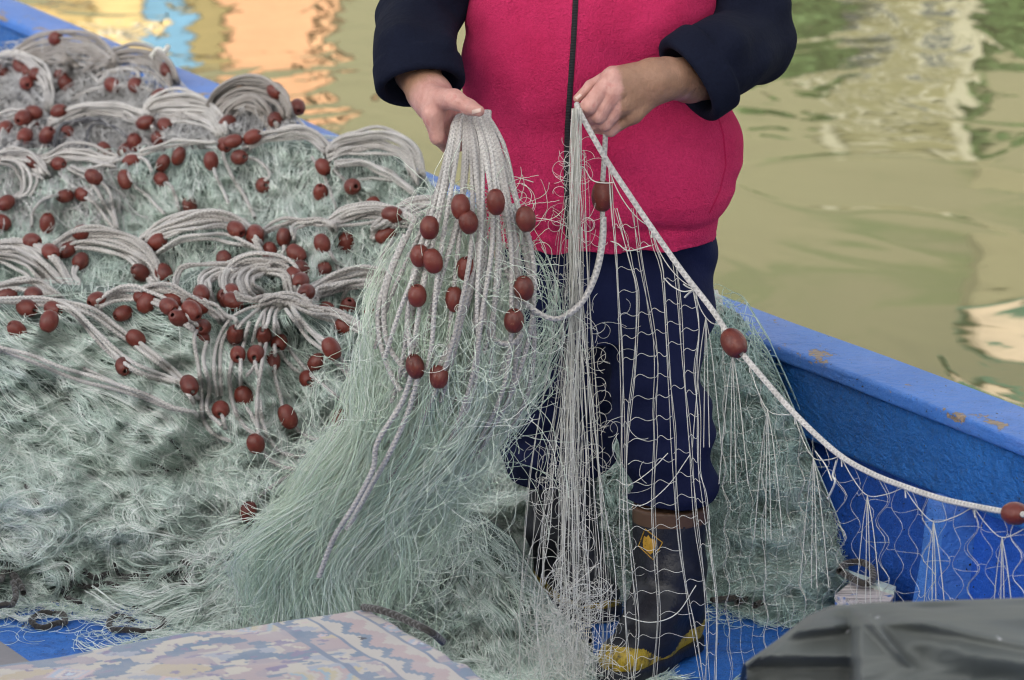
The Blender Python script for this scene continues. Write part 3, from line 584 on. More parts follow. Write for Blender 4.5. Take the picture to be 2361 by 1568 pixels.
# --- gilet
tv = np.array([-330, -230, -120, 0, 100, 200, 300, 370, 430, 475, 500, 522, 545, 575], float)
tl_ = np.array([1180, 1110, 1085, 1072, 1063, 1068, 1088, 1098, 1104, 1110, 1118, 1116, 1118, 1120], float)
tr_ = np.array([1560, 1640, 1648, 1655, 1668, 1682, 1700, 1713, 1704, 1676, 1654, 1648, 1650, 1646], float)
tz = P(1375, tv, .26)[:, 2]; xl = P(tl_, tv, .26)[:, 0]; xr = P(tr_, tv, .26)[:, 0]
td = np.interp(tv, [-330, -100, 0, 150, 300, 430, 500, 522, 545, 575], [.10, .15, .165, .185, .205, .212, .20, .192, .196, .19])
o_ = np.argsort(tz)
def torso(p):
    x, y, z = p; cx = np.interp(z, tz[o_], ((xl+xr)/2)[o_]); a = np.interp(z, tz[o_], ((xr-xl)/2)[o_]); b = np.interp(z, tz[o_], td[o_])
    cy = .26-.02*np.clip((1.25-z)/.4, 0, 1)
    q = ((np.abs(x-cx)/a)**2.25+(np.abs(y-cy)/b)**2.25)**(1/2.25); d = (q-1)*np.minimum(a, b)
    # soft folds: sweep from the chest, a dent under the bust, gathers over the hem band
    f = .008*np.sin(13*x-9*z+2.2*np.sin(7*z+x*4))+.004*np.sin(31*x+17*z+2*np.sin(14*z-5*x))+.014*np.exp(-((z-1.16+.5*(x-.15))/.03)**2)*np.clip((x-.12)/.15, 0, 1)+.010*np.exp(-((z-1.02-.35*(x-.25))/.022)**2)*np.clip((x-.2)/.12, 0, 1)-.009*np.exp(-((x-.03+.22*(z-1.0))/.022)**2)*np.clip((1.15-z)/.1, 0, 1)+.008*np.exp(-((z-1.20-.6*(x+.02))/.025)**2)*np.clip((.1-x)/.1, 0, 1)+.005*np.sin(22*z+6*x+1.5*np.sin(9*x))*np.clip((z-.9)/.3, 0, 1)
    f += .007*np.exp(-((z-1.02-.28*(x-.1))/.035)**2)*np.sin(4*x+1)
    g = np.exp(-((z-.826)/.010)**2); f += .007*g+.0045*np.sin(95*x+6*np.sin(11*x))*np.exp(-((z-.826)/.030)**2)
    f += .010*np.exp(-((x-.40+.25*(z-.9))/.03)**2)*np.clip((1.02-z)/.1, 0, 1)*np.clip((z-.85)/.04, 0, 1)
    d = d+f; zb = .786+.003*np.sin(60*x)
    return np.maximum(d, zb-z+0*d)
jf = np.maximum
sdf_mesh("gilet", lambda p: np.maximum(torso(p), p[2]-1.45), np.array([-.2, -.05, .74]), np.array([.52, .55, 1.47]), .0045, M_pink, person)
zu = np.interp(np.arange(-60, 581, 4), [-60, 0, 100, 200, 300, 400, 500, 580], [1330, 1327, 1322, 1315, 1308, 1306, 1308, 1311]); zv = np.arange(-60, 581, 4.0)
def strip(name, fn, uc, vc, wpx, lift, mat, parent, n=5, y0=-.4, y1=.4, crown=.002):
    s = np.linspace(-.5, .5, n); U = uc[:, None]+s[None]*wpx; Vv = np.broadcast_to(vc[:, None], U.shape); p3 = cast(fn, U.ravel(), Vv.ravel(), y0, y1, 300)
    d = CAM-p3; d /= np.linalg.norm(d, axis=1, keepdims=True); lf = lift+crown*(1-(2*np.tile(s, len(uc)))**2); p3 = p3+d*lf[:, None]
    ok = ~np.isnan(p3).any(1).reshape(U.shape).any(1); p3 = p3.reshape(U.shape+(3,))[~np.isnan(p3).any(1).reshape(U.shape).any(1)]
    p3 = p3.reshape(-1, n, 3) if p3.ndim == 3 else p3
    return new_mesh(name, p3.reshape(-1, 3), grid_faces(len(p3), n), mat, parent)
mz = MB("black_zip"); uvz = mz.n("NewGeometry"); wv = mz.n("TexWave", wave_type='BANDS', bands_direction='Z'); wv.inputs["Scale"].default_value = 110; wv.inputs["Distortion"].default_value = 0.4; mz.l(mz.pos(), wv.inputs[0])
mz.color(mz.ramp(wv.outputs["Fac"], [(0.3, (0.004, 0.004, 0.006)), (0.8, (0.018, 0.018, 0.021))])).set(Roughness=0.5).bump(wv.outputs["Fac"], 0.0015)
zi = zv < 555
strip("zip", torso, zu[zi], zv[zi], 13, .0015, mz.m, person)
sv_ = np.arange(255, 492, 4.0); 
M_seam = fleece("pink_seam", (0.42, 0.008, 0.06), (0.48, 0.012, 0.08), .5)
strip("seam", torso, np.interp(sv_, [255, 310, 380, 440, 492], [1652, 1668, 1674, 1660, 1636]), sv_, 3.5, .0006, M_seam, person, 3, crown=.0008)
# --- sleeves with rolled cuffs
def sleeve(p, sh, e, c, ax, rs, re, rc, ri, wl, seed):
    ax = np.array(ax, float); ax /= np.linalg.norm(ax); c = np.array(c)
    d = smin(cone(p, sh, e, rs, re), cone(p, e, c-ax*.03, re, rc*.93), .03)
    x, y, z = p
    d = d+.0045*np.sin(38*z+16*x+10*y+seed)*np.clip((z-.9)/.2, 0, 1)+.004*np.sin(55*x-24*z+seed*2+np.sin(20*y))+.003*np.sin(80*z-30*x+seed)
    h = (x-c[0])*ax[0]+(y-c[1])*ax[1]+(z-c[2])*ax[2]
    rad = np.sqrt(np.maximum((x-c[0])**2+(y-c[1])**2+(z-c[2])**2-h*h, 1e-9))
    d = np.maximum(d, h-.012)                                              # sleeve ends inside the roll
    half, th = wl/2, (rc-ri)/2
    qx = np.abs(rad-(rc+ri)/2-.0015*np.sin(40*z+seed)) - (th-.009); qy = np.abs(h)-(half-.009)
    cuff = np.sqrt(np.maximum(qx, 0)**2+np.maximum(qy, 0)**2)+np.minimum(np.maximum(qx, qy), 0)-.009
    d = np.minimum(d, cuff)                                                # crease stays between sleeve and roll
    hole = np.maximum(rad-(ri+.001+.55*np.minimum(h+.01, 0)), -(h+.06)); return np.maximum(d, -hole)
cL, cR = P(966, 172, .02), P(1612, 168, .0)
sl_l = lambda p: sleeve(p, P(1062, -230, .30), P(960, 40, .24), cL, (.13, -.60, -.79), .086, .075, .082, .064, .056, 0.7)
sl_r = lambda p: sleeve(p, P(1660, -210, .30), P(1740, 92, .20), cR, (-.80, -.38, -.48), .088, .073, .088, .067, .060, 2.9)
sdf_mesh("sleeve", sl_l, np.array([-.36, -.12, .98]), np.array([.03, .45, 1.52]), .004, M_navyf, person)
sdf_mesh("sleeve", sl_r, np.array([.2, -.14, .98]), np.array([.62, .45, 1.52]), .004, M_navyf, person)
# --- trousers
def trousers(p):
    x, y, z = p; cx, a, b = .172, .198, .165
    zt = z-.62; q = (np.abs((x-cx)/a)**2.3+np.abs((y-.26)/b)**2.3)**(1/2.3); pel = np.maximum((q-1)*b, np.maximum(.60-z, z-.86))
    fl = chain(p, [(1520, 620, .25, 128), (1512, 800, .17, 118), (1512, 895, .13, 105), (1530, 965, .12, 110), (1546, 1120, .11, 107), (1550, 1172, .10, 101)], .02)
    rl = chain(p, [(1280, 620, .27, 136), (1288, 850, .33, 138), (1288, 985, .38, 142), (1298, 1070, .41, 130), (1300, 1104, .42, 122)], .02)
    d = smin(smin(pel, fl, .03), rl, .012)
    d = d+.006*np.sin(30*z+14*x+1.8*np.sin(17*x+9*z))+.005*np.sin(64*z-22*x+2*np.sin(13*z))*np.clip((.62-z)/.2, 0, 1)+.004*np.sin(46*x+8*z)
    d = d-.012*np.exp(-((z-.325)/.02)**2)*np.sin(20*x+1)
    return np.maximum(d, (np.interp(x, [.12, .2], [P(1290, 1100, .42)[2], P(1550, 1172, .03)[2]]))-z)
sdf_mesh("trousers", trousers, np.array([-.08, -.03, .2]), np.array([.44, .58, .88]), .0045, M_trou, person)
# --- boots
mb_ = MB("black_rubber"); mb_.color(mb_.ramp(mb_.noise(14, 5, .65), [(0.35, (0.006, 0.006, 0.009)), (0.62, (0.011, 0.011, 0.017)), (0.85, (0.02, 0.02, 0.026))])).rough(mb_.ramp(mb_.noise(9, 4), [(0.3, (0.3,)*3), (0.7, (0.6,)*3)])).bump(mb_.noise(40, 3), 0.003)
my = MB("worn_yellow_rubber"); my.color(my.ramp(my.noise(45, 5, .7), [(0.36, (0.06, 0.045, 0.015)), (0.5, (0.40, 0.27, 0.015)), (0.75, (0.52, 0.36, 0.02))])).set(Roughness=0.45).bump(my.noise((300, 300, 60), 2), 0.002)
mbr = MB("brown_rubber_band"); mbr.set(Base_Color=(0.085, 0.042, 0.022), Roughness=0.55); mol = MB("ochre_print"); mol.color(mol.ramp(mol.noise(70, 4, .7), [(0.38, (0.07, 0.04, 0.01)), (0.46, (0.46, 0.25, 0.02))])).set(Roughness=0.5)
def boot(cx, cy, heel, toe, ztop):
    def f(p):
        x, y, z = p; hx, hy = heel; tx, ty = toe; mx, my_ = hx+(tx-hx)*.55, hy+(ty-hy)*.55
        d = cone(p, (cx, cy, ztop), (cx, cy, .17), .071, .066); d = smin(d, cone(p, (cx, cy, .17), (hx, hy, .07), .066, .052), .02)
        d = smin(d, cone(p, (hx, hy, .045), (mx, my_, .045), .050, .052), .02); d = smin(d, cone(p, (mx, my_, .048), (tx, ty, .042), .052, .046), .02)
        d = smin(d, cone(p, (cx, cy, .14), (mx, my_, .075), .062, .048), .03)
        d = d+.004*np.sin(70*z+12*x)*np.exp(-((z-.13)/.05)**2)+.0015*np.sin(33*z+40*x)
        return np.maximum(np.maximum(d, z-ztop), .018-z)
    return f
def sole(heel, toe):
    def f(p):
        x, y, z = p; hx, hy = heel; tx, ty = toe; mx, my_ = hx+(tx-hx)*.55, hy+(ty-hy)*.55; q = [x, y, 0*z+.04]
        d = np.minimum(cone(q, (hx, hy, .04), (mx, my_, .04), .054, .056), cone(q, (mx, my_, .04), (tx, ty, .04), .056, .050))
        arch = np.exp(-(((x-hx)*(tx-hx)+(y-hy)*(ty-hy))/((tx-hx)**2+(ty-hy)**2)-.33)**2/.02)*.008
        return np.maximum(np.maximum(d, z-.030), .002+arch-z)
    return f
B1 = (.298, .10, (.312, .115), (.205, -.075), .292); B2 = (.10, .43, (.098, .45), (.165, .335), .37)
for cx, cy, he, to, zt in (B1, B2):
    fn = boot(cx, cy, he, to, zt); dirv = np.array(to)-np.array(he); L = np.linalg.norm(dirv); dirv /= L
    def mid(c):
        s = (c[:, 0]-he[0])*dirv[0]+(c[:, 1]-he[1])*dirv[1]; k = np.zeros(len(c), int)
        lim = .045+.012*np.sin(s*24+1)+.022*np.clip((s-.15)/.06, 0, 1)+.03*np.clip((.01-s)/.05, 0, 1)
        k[c[:, 2] < lim] = 1; k[c[:, 2] > zt-.028] = 2; return k
    b = sdf_mesh("boot", fn, np.array([min(he[0], to[0])-.09, min(he[1], to[1])-.09, 0]), np.array([max(cx, he[0], to[0])+.09, max(cy, he[1], to[1])+.09, zt+.02]), .004, [mb_.m, my.m, mbr.m], person, mid)
    so_ = sdf_mesh("sole", sole(he, to), np.array([min(he[0], to[0])-.08, min(he[1], to[1])-.08, -.01]), np.array([max(he[0], to[0])+.08, max(he[1], to[1])+.08, .04]), .004, mb_.m, b)
    if cx > .2:
        fb = fn; bo = b
def decal(name, poly, mat, parent, lift=.0012, fn=None):
    q = cast(fn, [a for a, _ in poly], [c for _, c in poly], -.3, .3, 500); d = CAM-q; q = q+d/np.linalg.norm(d, axis=1, keepdims=True)*lift
    if np.isnan(q).any(): return None
    n = len(q); c = q.mean(0)+np.array([0, -.003, 0]); V = np.vstack([q, c]); return new_mesh(name, V, np.array([(i, (i+1) % n, n) for i in range(n)]), mat, parent, False)
Z = lambda x, y: (x*.2706+1337, y*.2706+1143.7)
dia = [Z(555, 280), Z(630, 338), Z(704, 395), Z(665, 470), Z(625, 543), Z(562, 483), Z(500, 424), Z(528, 350)]
inn_ = [Z(548, 338), Z(566, 352), Z(585, 330), Z(600, 362), Z(640, 370), Z(655, 398), Z(645, 440), Z(625, 480), Z(600, 500), Z(566, 470), Z(540, 440), Z(535, 390)]
decal("emblem", inn_, mol.m, bo, fn=fb)
q = cast(fb, [a for a, _ in dia+dia[:1]], [c for _, c in dia+dia[:1]], -.3, .3, 500); q[:, 1] -= .0008
rope_mesh("emblem_outline", [q], .0013, mol.m, bo, 5)
decal("tab", [Z(1035, 290), Z(1108, 278), Z(1108, 345), Z(1070, 355), Z(1058, 318)], mol.m, bo, fn=fb)
# ------------------------------------------------------------------ nets
def pl(pts):
    a = np.array(pts, float); return lambda u: np.interp(u, a[:, 0], a[:, 1]), lambda u: np.interp(u, a[:, 0], a[:, 2]), a[0, 0], a[-1, 0]
ROWS = {
 0: ([(-70,120,4.5),(60,106,4.35),(150,100,4.2),(250,106,4.05),(330,133,3.85),(390,174,3.62),(430,217,3.45),(480,262,3.25)], 330, .0016),
 1: ([(-70,278,3.5),(100,272,3.45),(200,262,3.4),(300,266,3.3),(400,247,3.25),(470,262,3.15),(500,236,3.1),(560,214,3.02),(640,222,2.92),(680,282,2.82),(730,330,2.7)], 410, .0012),
 2: ([(-70,364,2.6),(100,359,2.55),(250,360,2.5),(400,344,2.45),(520,340,2.4),(620,322,2.35),(720,322,2.3),(800,335,2.24),(900,342,2.17),(960,395,2.05),(1010,440,1.95),(1110,475,1.85)], 580, .0010),
 3: ([(-70,570,1.75),(150,556,1.7),(330,542,1.65),(450,507,1.6),(560,512,1.6),(620,522,1.58),(700,517,1.55),(800,507,1.55),(900,487,1.5),(1000,465,1.5),(1110,485,1.45)], 720, .0009),
 4: ([(-70,665,1.35),(100,656,1.35),(200,661,1.3),(350,671,1.3),(430,628,1.3),(550,613,1.3),(650,613,1.28),(720,652,1.25),(800,643,1.25),(900,650,1.25),(1000,662,1.2),(1110,690,1.2)], 820, .0008),
 5: ([(-70,704,1.05),(150,694,1.05),(280,685,1.05),(400,685,1.02),(500,730,1.0),(560,712,1.0),(650,708,1.0),(750,712,1.0),(850,732,1.0),(950,752,.98),(1100,770,.95),(1250,910,.9),(1420,1010,.85)], 1440, .00085),
 6: ([(500,1300,.42),(600,1232,.42),(700,1206,.4),(850,1186,.38),(1000,1178,.35),(1100,1196,.32),(1180,1256,.28),(1240,1356,.2),(1300,1446,.1),(1370,1530,-.02)], 1590, .00105),
 7: ([(1330,780,.85),(1560,715,.78),(1650,694,.72),(1715,730,.62),(1775,830,.53),(1830,955,.48),(1880,1085,.45),(1930,1205,.43),(1975,1330,.41)], 1392, .00035),
}
RF = {k: (*pl(r[0]), r[1], r[2]) for k, r in ROWS.items()}
def rowY(k, u, v):
    vc, yc, u0, u1, ve, sl = RF[k]; d = np.asarray(v, float)-vc(u)
    lump = .05*vnoise(np.asarray(u)/90., np.asarray(v)/60., k)+.025*vnoise(np.asarray(u)/32., np.asarray(v)/26., k+9)
    fade = np.clip(d/40, 0, 1)
    if k == 5: lump = lump+.09*np.exp(-((u-120)/130.)**2-((v-1180)/110.)**2)+.08*np.exp(-((u-330)/110.)**2-((v-1240)/100.)**2)-.10*np.exp(-((u-430)/70.)**2-((v-1060)/60.)**2)
    amp = {0: 1.6, 1: 1.3, 2: 1.2, 5: 1.25, 7: .7}.get(k, 1.1)
    lump = lump+.012*vnoise(np.asarray(u)/26., np.asarray(v)/20., k+14)
    return yc(u)-sl*d-lump*fade*amp+np.where(d < 0, (-d)*.0006, 0)+.03*np.exp(-np.maximum(d, 0)/14)
def surfP(k, u, v, off=0.0):
    q = P(u, v, rowY(k, u, v)-off); q[..., 2] = np.maximum(q[..., 2], .004+.006*RNG.random(q.shape[:-1])); return q
def under(k, mat, parent, lo=None, hi=None):
    vc, yc, u0, u1, ve, sl = RF[k]; u = np.linspace(u0 if lo is None else lo, u1 if hi is None else hi, 190); rows = []
    for dy, dz in ((.55, -.14), (.35, -.07), (.15, -.02)):
        q = P(u, vc(u)+10, rowY(k, u, vc(u)+10)+.02); q[:, 1] += dy; q[:, 2] = np.maximum(q[:, 2]+dz, .0); rows.append(q)
    for t in np.linspace(0, 1, 90)**1.2:
        v = vc(u)+8+t*np.maximum(ve-vc(u)-8, 6); q = P(u, v, rowY(k, u, v)+.05); q[:, 2] = np.maximum(q[:, 2], .001); rows.append(q)
    return np.stack(rows, 0)
def net_under(ks, mat, parent):
    Vs, Fs, o = [], [], 0
    for k in ks:
        G = under(k, mat, parent); Vs.append(G.reshape(-1, 3)); Fs.append(grid_faces(G.shape[0], G.shape[1])+o); o += len(Vs[-1])
    ob = new_mesh("packed_netting", np.vstack(Vs), np.vstack(Fs), mat, parent); return ob
def flow_fibres(k, N, n, step, dirf, curl, r, lift=.02, region=None, wob=.35, u_lo=None, u_hi=None, v_lo=None, v_hi=None, top=-8, wav=.25, clump=1, spread=7.0, gap=0.0):
    """Strands that follow the folds of heap k; clump > 1 combs them into locks."""
    vc, yc, u0, u1, ve, sl = RF[k]; lo = u0 if u_lo is None else u_lo; hi = u1 if u_hi is None else u_hi
    M = max(1, N//clump); u = RNG.uniform(lo, hi, M*3); c = vc(u); a = c+top if v_lo is None else np.maximum(c+top, v_lo); b = ve if v_hi is None else v_hi
    v = a+(b-a)*RNG.random(M*3); m = (v > c+top)
    if gap: m &= (vnoise(u/38, v/30, k+20) > -.30) | (RNG.random(M*3) > gap)
    u, v = u[m][:M], v[m][:M]; M = len(u)
    th = dirf(u, v)+RNG.normal(0, wob, M); kap = RNG.normal(0, 1, M)*(curl(u, v) if callable(curl) else curl)
    U = np.zeros((M, n)); Vv = np.zeros((M, n)); U[:, 0], Vv[:, 0] = u, v; st = step*RNG.uniform(.6, 1.3, M)
    ph = RNG.uniform(0, 6.28, M); fr = RNG.uniform(.25, .9, M)
    for i in range(1, n):
        thi = th+kap*i+wav*np.sin(ph+fr*i); f = dirf(U[:, i-1], Vv[:, i-1])
        th = th+.18*np.sin(f-th)*(np.abs(kap) < .15)
        U[:, i] = U[:, i-1]+np.cos(thi)*st; Vv[:, i] = Vv[:, i-1]+np.sin(thi)*st*.8
    t = np.linspace(0, 1, n)[None]; hgt = RNG.random((M, 1))
    if clump > 1:
        rp = lambda x: np.repeat(x, clump, axis=0); U, Vv, ph, hgt, u, v = rp(U), rp(Vv), rp(ph), rp(hgt), rp(u), rp(v); N = len(U)
        T = np.stack([np.gradient(U, axis=1), np.gradient(Vv, axis=1)], -1); T /= np.linalg.norm(T, axis=2, keepdims=True)+1e-9
        o = RNG.normal(0, spread, (N, 1))*(.35+.9*np.abs(t-RNG.random((N, 1))*.6))+1.8*np.sin(RNG.uniform(0, 6.28, (N, 1))+RNG.uniform(3, 12, (N, 1))*t); s_ = RNG.normal(0, 14, (N, 1))
        U = U-T[..., 1]*o+T[..., 0]*s_; Vv = Vv+T[..., 0]*o*.8+T[..., 1]*s_*.8; ph = ph+RNG.normal(0, .5, N)
    N = len(U); lim = vc(U)+top-4; Vv = np.where(Vv < lim, lim+RNG.uniform(-5, 3, (N, 1)), Vv)
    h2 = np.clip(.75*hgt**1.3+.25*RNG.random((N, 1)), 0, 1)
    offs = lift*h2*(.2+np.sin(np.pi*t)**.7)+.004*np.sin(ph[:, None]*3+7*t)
    Q = surfP(k, U, Vv, offs); tint = np.clip(RNG.normal(.36, .24, N)+.42*hgt[:, 0]-.08+.22*vnoise(u/60, v/45, k+3), 0, 1)  # lifted strands lighter, deep ones darker: heap shading painted into the tint
    return Q, np.full(N, r)*RNG.uniform(.75, 1.3, N), tint
def add_fibres(name, sets, mat, parent):
    n = max(s[0].shape[1] for s in sets); Qs = []
    for Q, r, t in sets:
        if Q.shape[1] < n:
            x = np.linspace(0, 1, Q.shape[1]); xn = np.linspace(0, 1, n); i = np.clip(np.searchsorted(x, xn)-1, 0, len(x)-2); f = ((xn-x[i])/(x[i+1]-x[i]))[None, :, None]; Q = Q[:, i]*(1-f)+Q[:, i+1]*f
        Qs.append(Q)
    o = fibre_mesh(name, np.concatenate(Qs), np.concatenate([s[1] for s in sets]), mat, parent, np.concatenate([s[2] for s in sets])); tag(o, kind="stuff"); return o
down = lambda u, v: np.full(np.shape(u), math.pi/2)+.35*vnoise(np.asarray(u)/70, np.asarray(v)/70, 1)
def f_dir5(u, v):
    u = np.asarray(u, float); v = np.asarray(v, float)
    base = np.interp(u, [-50, 150, 350, 480, 600, 760, 950, 1100], [.75, .62, .68, 1.15, 1.5, 1.35, 2.0, 2.2]); return base+.45*vnoise(u/110, v/90, 2)+np.clip((v-1050)/250, 0, 1)*1.6*vnoise(u/80, v/80, 5)
def f_cur5(u, v): return .04+.30*np.clip((np.asarray(v)-1010)/200, 0, 1)*(.4+.6*np.clip(vnoise(np.asarray(u)/60, np.asarray(v)/60, 6)+.6, 0, 1.2))
loopd = lambda u, v: RNG.uniform(0, 6.28, np.shape(u)) if np.ndim(u) else 0.0

# zoom coordinates -> display pixels
z1 = lambda pts: [(x*.4117, y*.4117) for x, y in pts]
z4 = lambda pts: [(x*.4117, 553.4+y*.4117) for x, y in pts]
z5 = lambda pts: [(x*.2353, y*.2353) for x, y in pts]
zz = lambda pts: list(pts)
RPTS = []
def bunch(name, k, pts, n, w, mat, parent, r=.0058, off=.03, lay=.030, jit=3.0, seed=None, taper=.55):
    """n turns of one rope laid side by side along pts, doubling back at the hidden ends."""
    if n > 3: w = w*1.65; n = int(round(n*1.5))
    ctr = smooth_path(np.array(pts, float), 34); T = np.gradient(ctr, axis=0); T /= np.linalg.norm(T, axis=1, keepdims=True)+1e-9
    N = np.stack([T[:, 1], -T[:, 0]], -1); N *= np.where(N[:, 1:2].mean() > 0, -1, 1); full = []; t = np.linspace(0, 1, 34); e = taper+(1-taper)*np.sin(np.pi*t); tn = []
    for i in range(n):
        f = 0 if n == 1 else (i/(n-1)*2-1)+RNG.normal(0, .10); ph = RNG.uniform(0, 6.28, 4); sc = 1+.14*RNG.normal()
        d = f*w*e*sc+jit*(np.sin(ph[0]+t*5)+.7*np.sin(ph[1]+t*11)+.3*np.sin(ph[2]+t*19))*(.3 if n == 1 else 1)
        sh = RNG.normal(0, 6.0)*(n > 1); uv = ctr+N*d[:, None]+T*sh
        Y = rowY(k, uv[:, 0], np.maximum(uv[:, 1], RF[k][0](uv[:, 0])-2))-off-lay*RNG.random()-.012*f
        q = P(uv[:, 0], uv[:, 1], Y)
        RPTS.append(np.hstack([q[2:-2], np.gradient(q, axis=0)[2:-2], np.full((30, 1), k)]))
        if n > 1:
            dp = np.array([0, .055, -.022]); q = np.vstack([q[:1]+dp, q, q[-1:]+dp])
        q[:, 2] = np.maximum(q[:, 2], .008); full.append(q[::-1] if i % 2 else q); tn += [RNG.random()]
    q = np.vstack(full); m = 26*n if n > 1 else 46; q = smooth_path(q, m)
    tt = np.interp(np.linspace(0, n, m), np.arange(n)+.5, tn)
    return rope_mesh("float_rope", [q], r*RNG.uniform(.93, 1.05), mat, parent, 7, tint=[tt])

grey = empty("grey_fishing_net", P(250, 200, 3.9)*np.array([1, 1, 0])); tag(grey, "heaped grey fishing net with brown floats at the far end of the boat", "fishing net", "fishing nets heaped in the boat")
green = empty("green_fishing_net", P(450, 900, 1.0)*np.array([1, 1, 0])); tag(green, "big heap of pale green fishing net with coiled float rope and brown floats", "fishing net", "fishing nets heaped in the boat")
side = empty("side_net", P(1750, 1380, .5)*np.array([1, 1, 0])); tag(side, "blue green net heaped against the gunwale behind the fisher", "fishing net", "fishing nets heaped in the boat")
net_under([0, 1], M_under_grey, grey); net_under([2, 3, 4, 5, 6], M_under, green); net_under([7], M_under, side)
gs = [flow_fibres(0, 1500, 12, 12, down, .10, .0011, .05, wob=.7), flow_fibres(1, 1900, 12, 11, down, .10, .0010, .05, wob=.7), flow_fibres(1, 300, 14, 9, loopd, .4, .0009, .08), flow_fibres(0, 250, 14, 9, loopd, .4, .0010, .08)]
gs += [flow_fibres(2, 500, 12, 10, down, .12, .0010, .05, u_hi=300, v_hi=480)]
add_fibres("netting", gs, M_net_grey, grey)
fs = []
for k, N in ((2, 3800), (3, 3600), (4, 2600)):
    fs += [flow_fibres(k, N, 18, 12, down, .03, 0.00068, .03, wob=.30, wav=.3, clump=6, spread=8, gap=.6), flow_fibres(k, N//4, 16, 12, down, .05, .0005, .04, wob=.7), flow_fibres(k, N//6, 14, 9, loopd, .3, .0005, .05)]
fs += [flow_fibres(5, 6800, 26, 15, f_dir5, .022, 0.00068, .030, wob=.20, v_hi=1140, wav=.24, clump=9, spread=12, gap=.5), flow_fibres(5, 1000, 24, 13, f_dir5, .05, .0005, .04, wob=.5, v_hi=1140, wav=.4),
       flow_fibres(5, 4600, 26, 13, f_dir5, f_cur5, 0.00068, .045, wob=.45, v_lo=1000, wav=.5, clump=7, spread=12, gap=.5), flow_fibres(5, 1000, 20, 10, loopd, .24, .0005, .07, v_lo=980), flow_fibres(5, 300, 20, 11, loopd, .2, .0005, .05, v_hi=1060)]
d6 = lambda u, v: np.interp(np.asarray(u, float), [500, 650, 850, 1050, 1200, 1370], [2.5, 2.3, 1.9, 1.5, 1.2, .9])+.5*vnoise(np.asarray(u)/70, np.asarray(v)/60, 8)
fs += [flow_fibres(6, 5200, 22, 14, d6, .04, 0.00068, .045, wob=.3, wav=.35, clump=8, spread=13, gap=.3), flow_fibres(6, 1100, 18, 10, loopd, .26, .00055, .07)]
# stray strands over the deck in front of the heap
def strays(N, u0, u1, v0, v1, r=.0007, n=18):
    Q = []
    for i in range(N):
        u, v = RNG.uniform(u0, u1), v0+(v1-v0)*RNG.random()**1.8; th = RNG.uniform(0, 6.28); k = RNG.normal(0, .32); pts = []
        for j in range(n):
            pts.append((u, v)); th += k+RNG.normal(0, .12); u += math.cos(th)*8; v += math.sin(th)*4
        p = np.array(pts); z = .004+.03*RNG.random()*np.sin(np.linspace(0, np.pi, n))**2; Q.append(PZ(p[:, 0], p[:, 1], z))
    return np.stack(Q), np.full(N, r), RNG.random(N)*.6+.35
fs += [strays(230, -20, 700, 1385, 1470, .00055)]
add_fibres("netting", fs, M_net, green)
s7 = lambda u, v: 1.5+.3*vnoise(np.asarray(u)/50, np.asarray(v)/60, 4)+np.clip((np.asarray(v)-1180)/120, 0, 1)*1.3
add_fibres("netting", [flow_fibres(7, 5200, 20, 14, s7, .045, .00055, .04, wob=.35, u_lo=1400, clump=6, spread=11, gap=.4), flow_fibres(7, 1400, 18, 9, loopd, .32, .0007, .07, u_lo=1400), flow_fibres(7, 60, 16, 11, loopd, .2, .0006, .10, u_lo=1630, u_hi=1790, v_lo=660, v_hi=840, top=-40), strays(160, 1620, 1900, 1380, 1420)], M_net_blue, side)

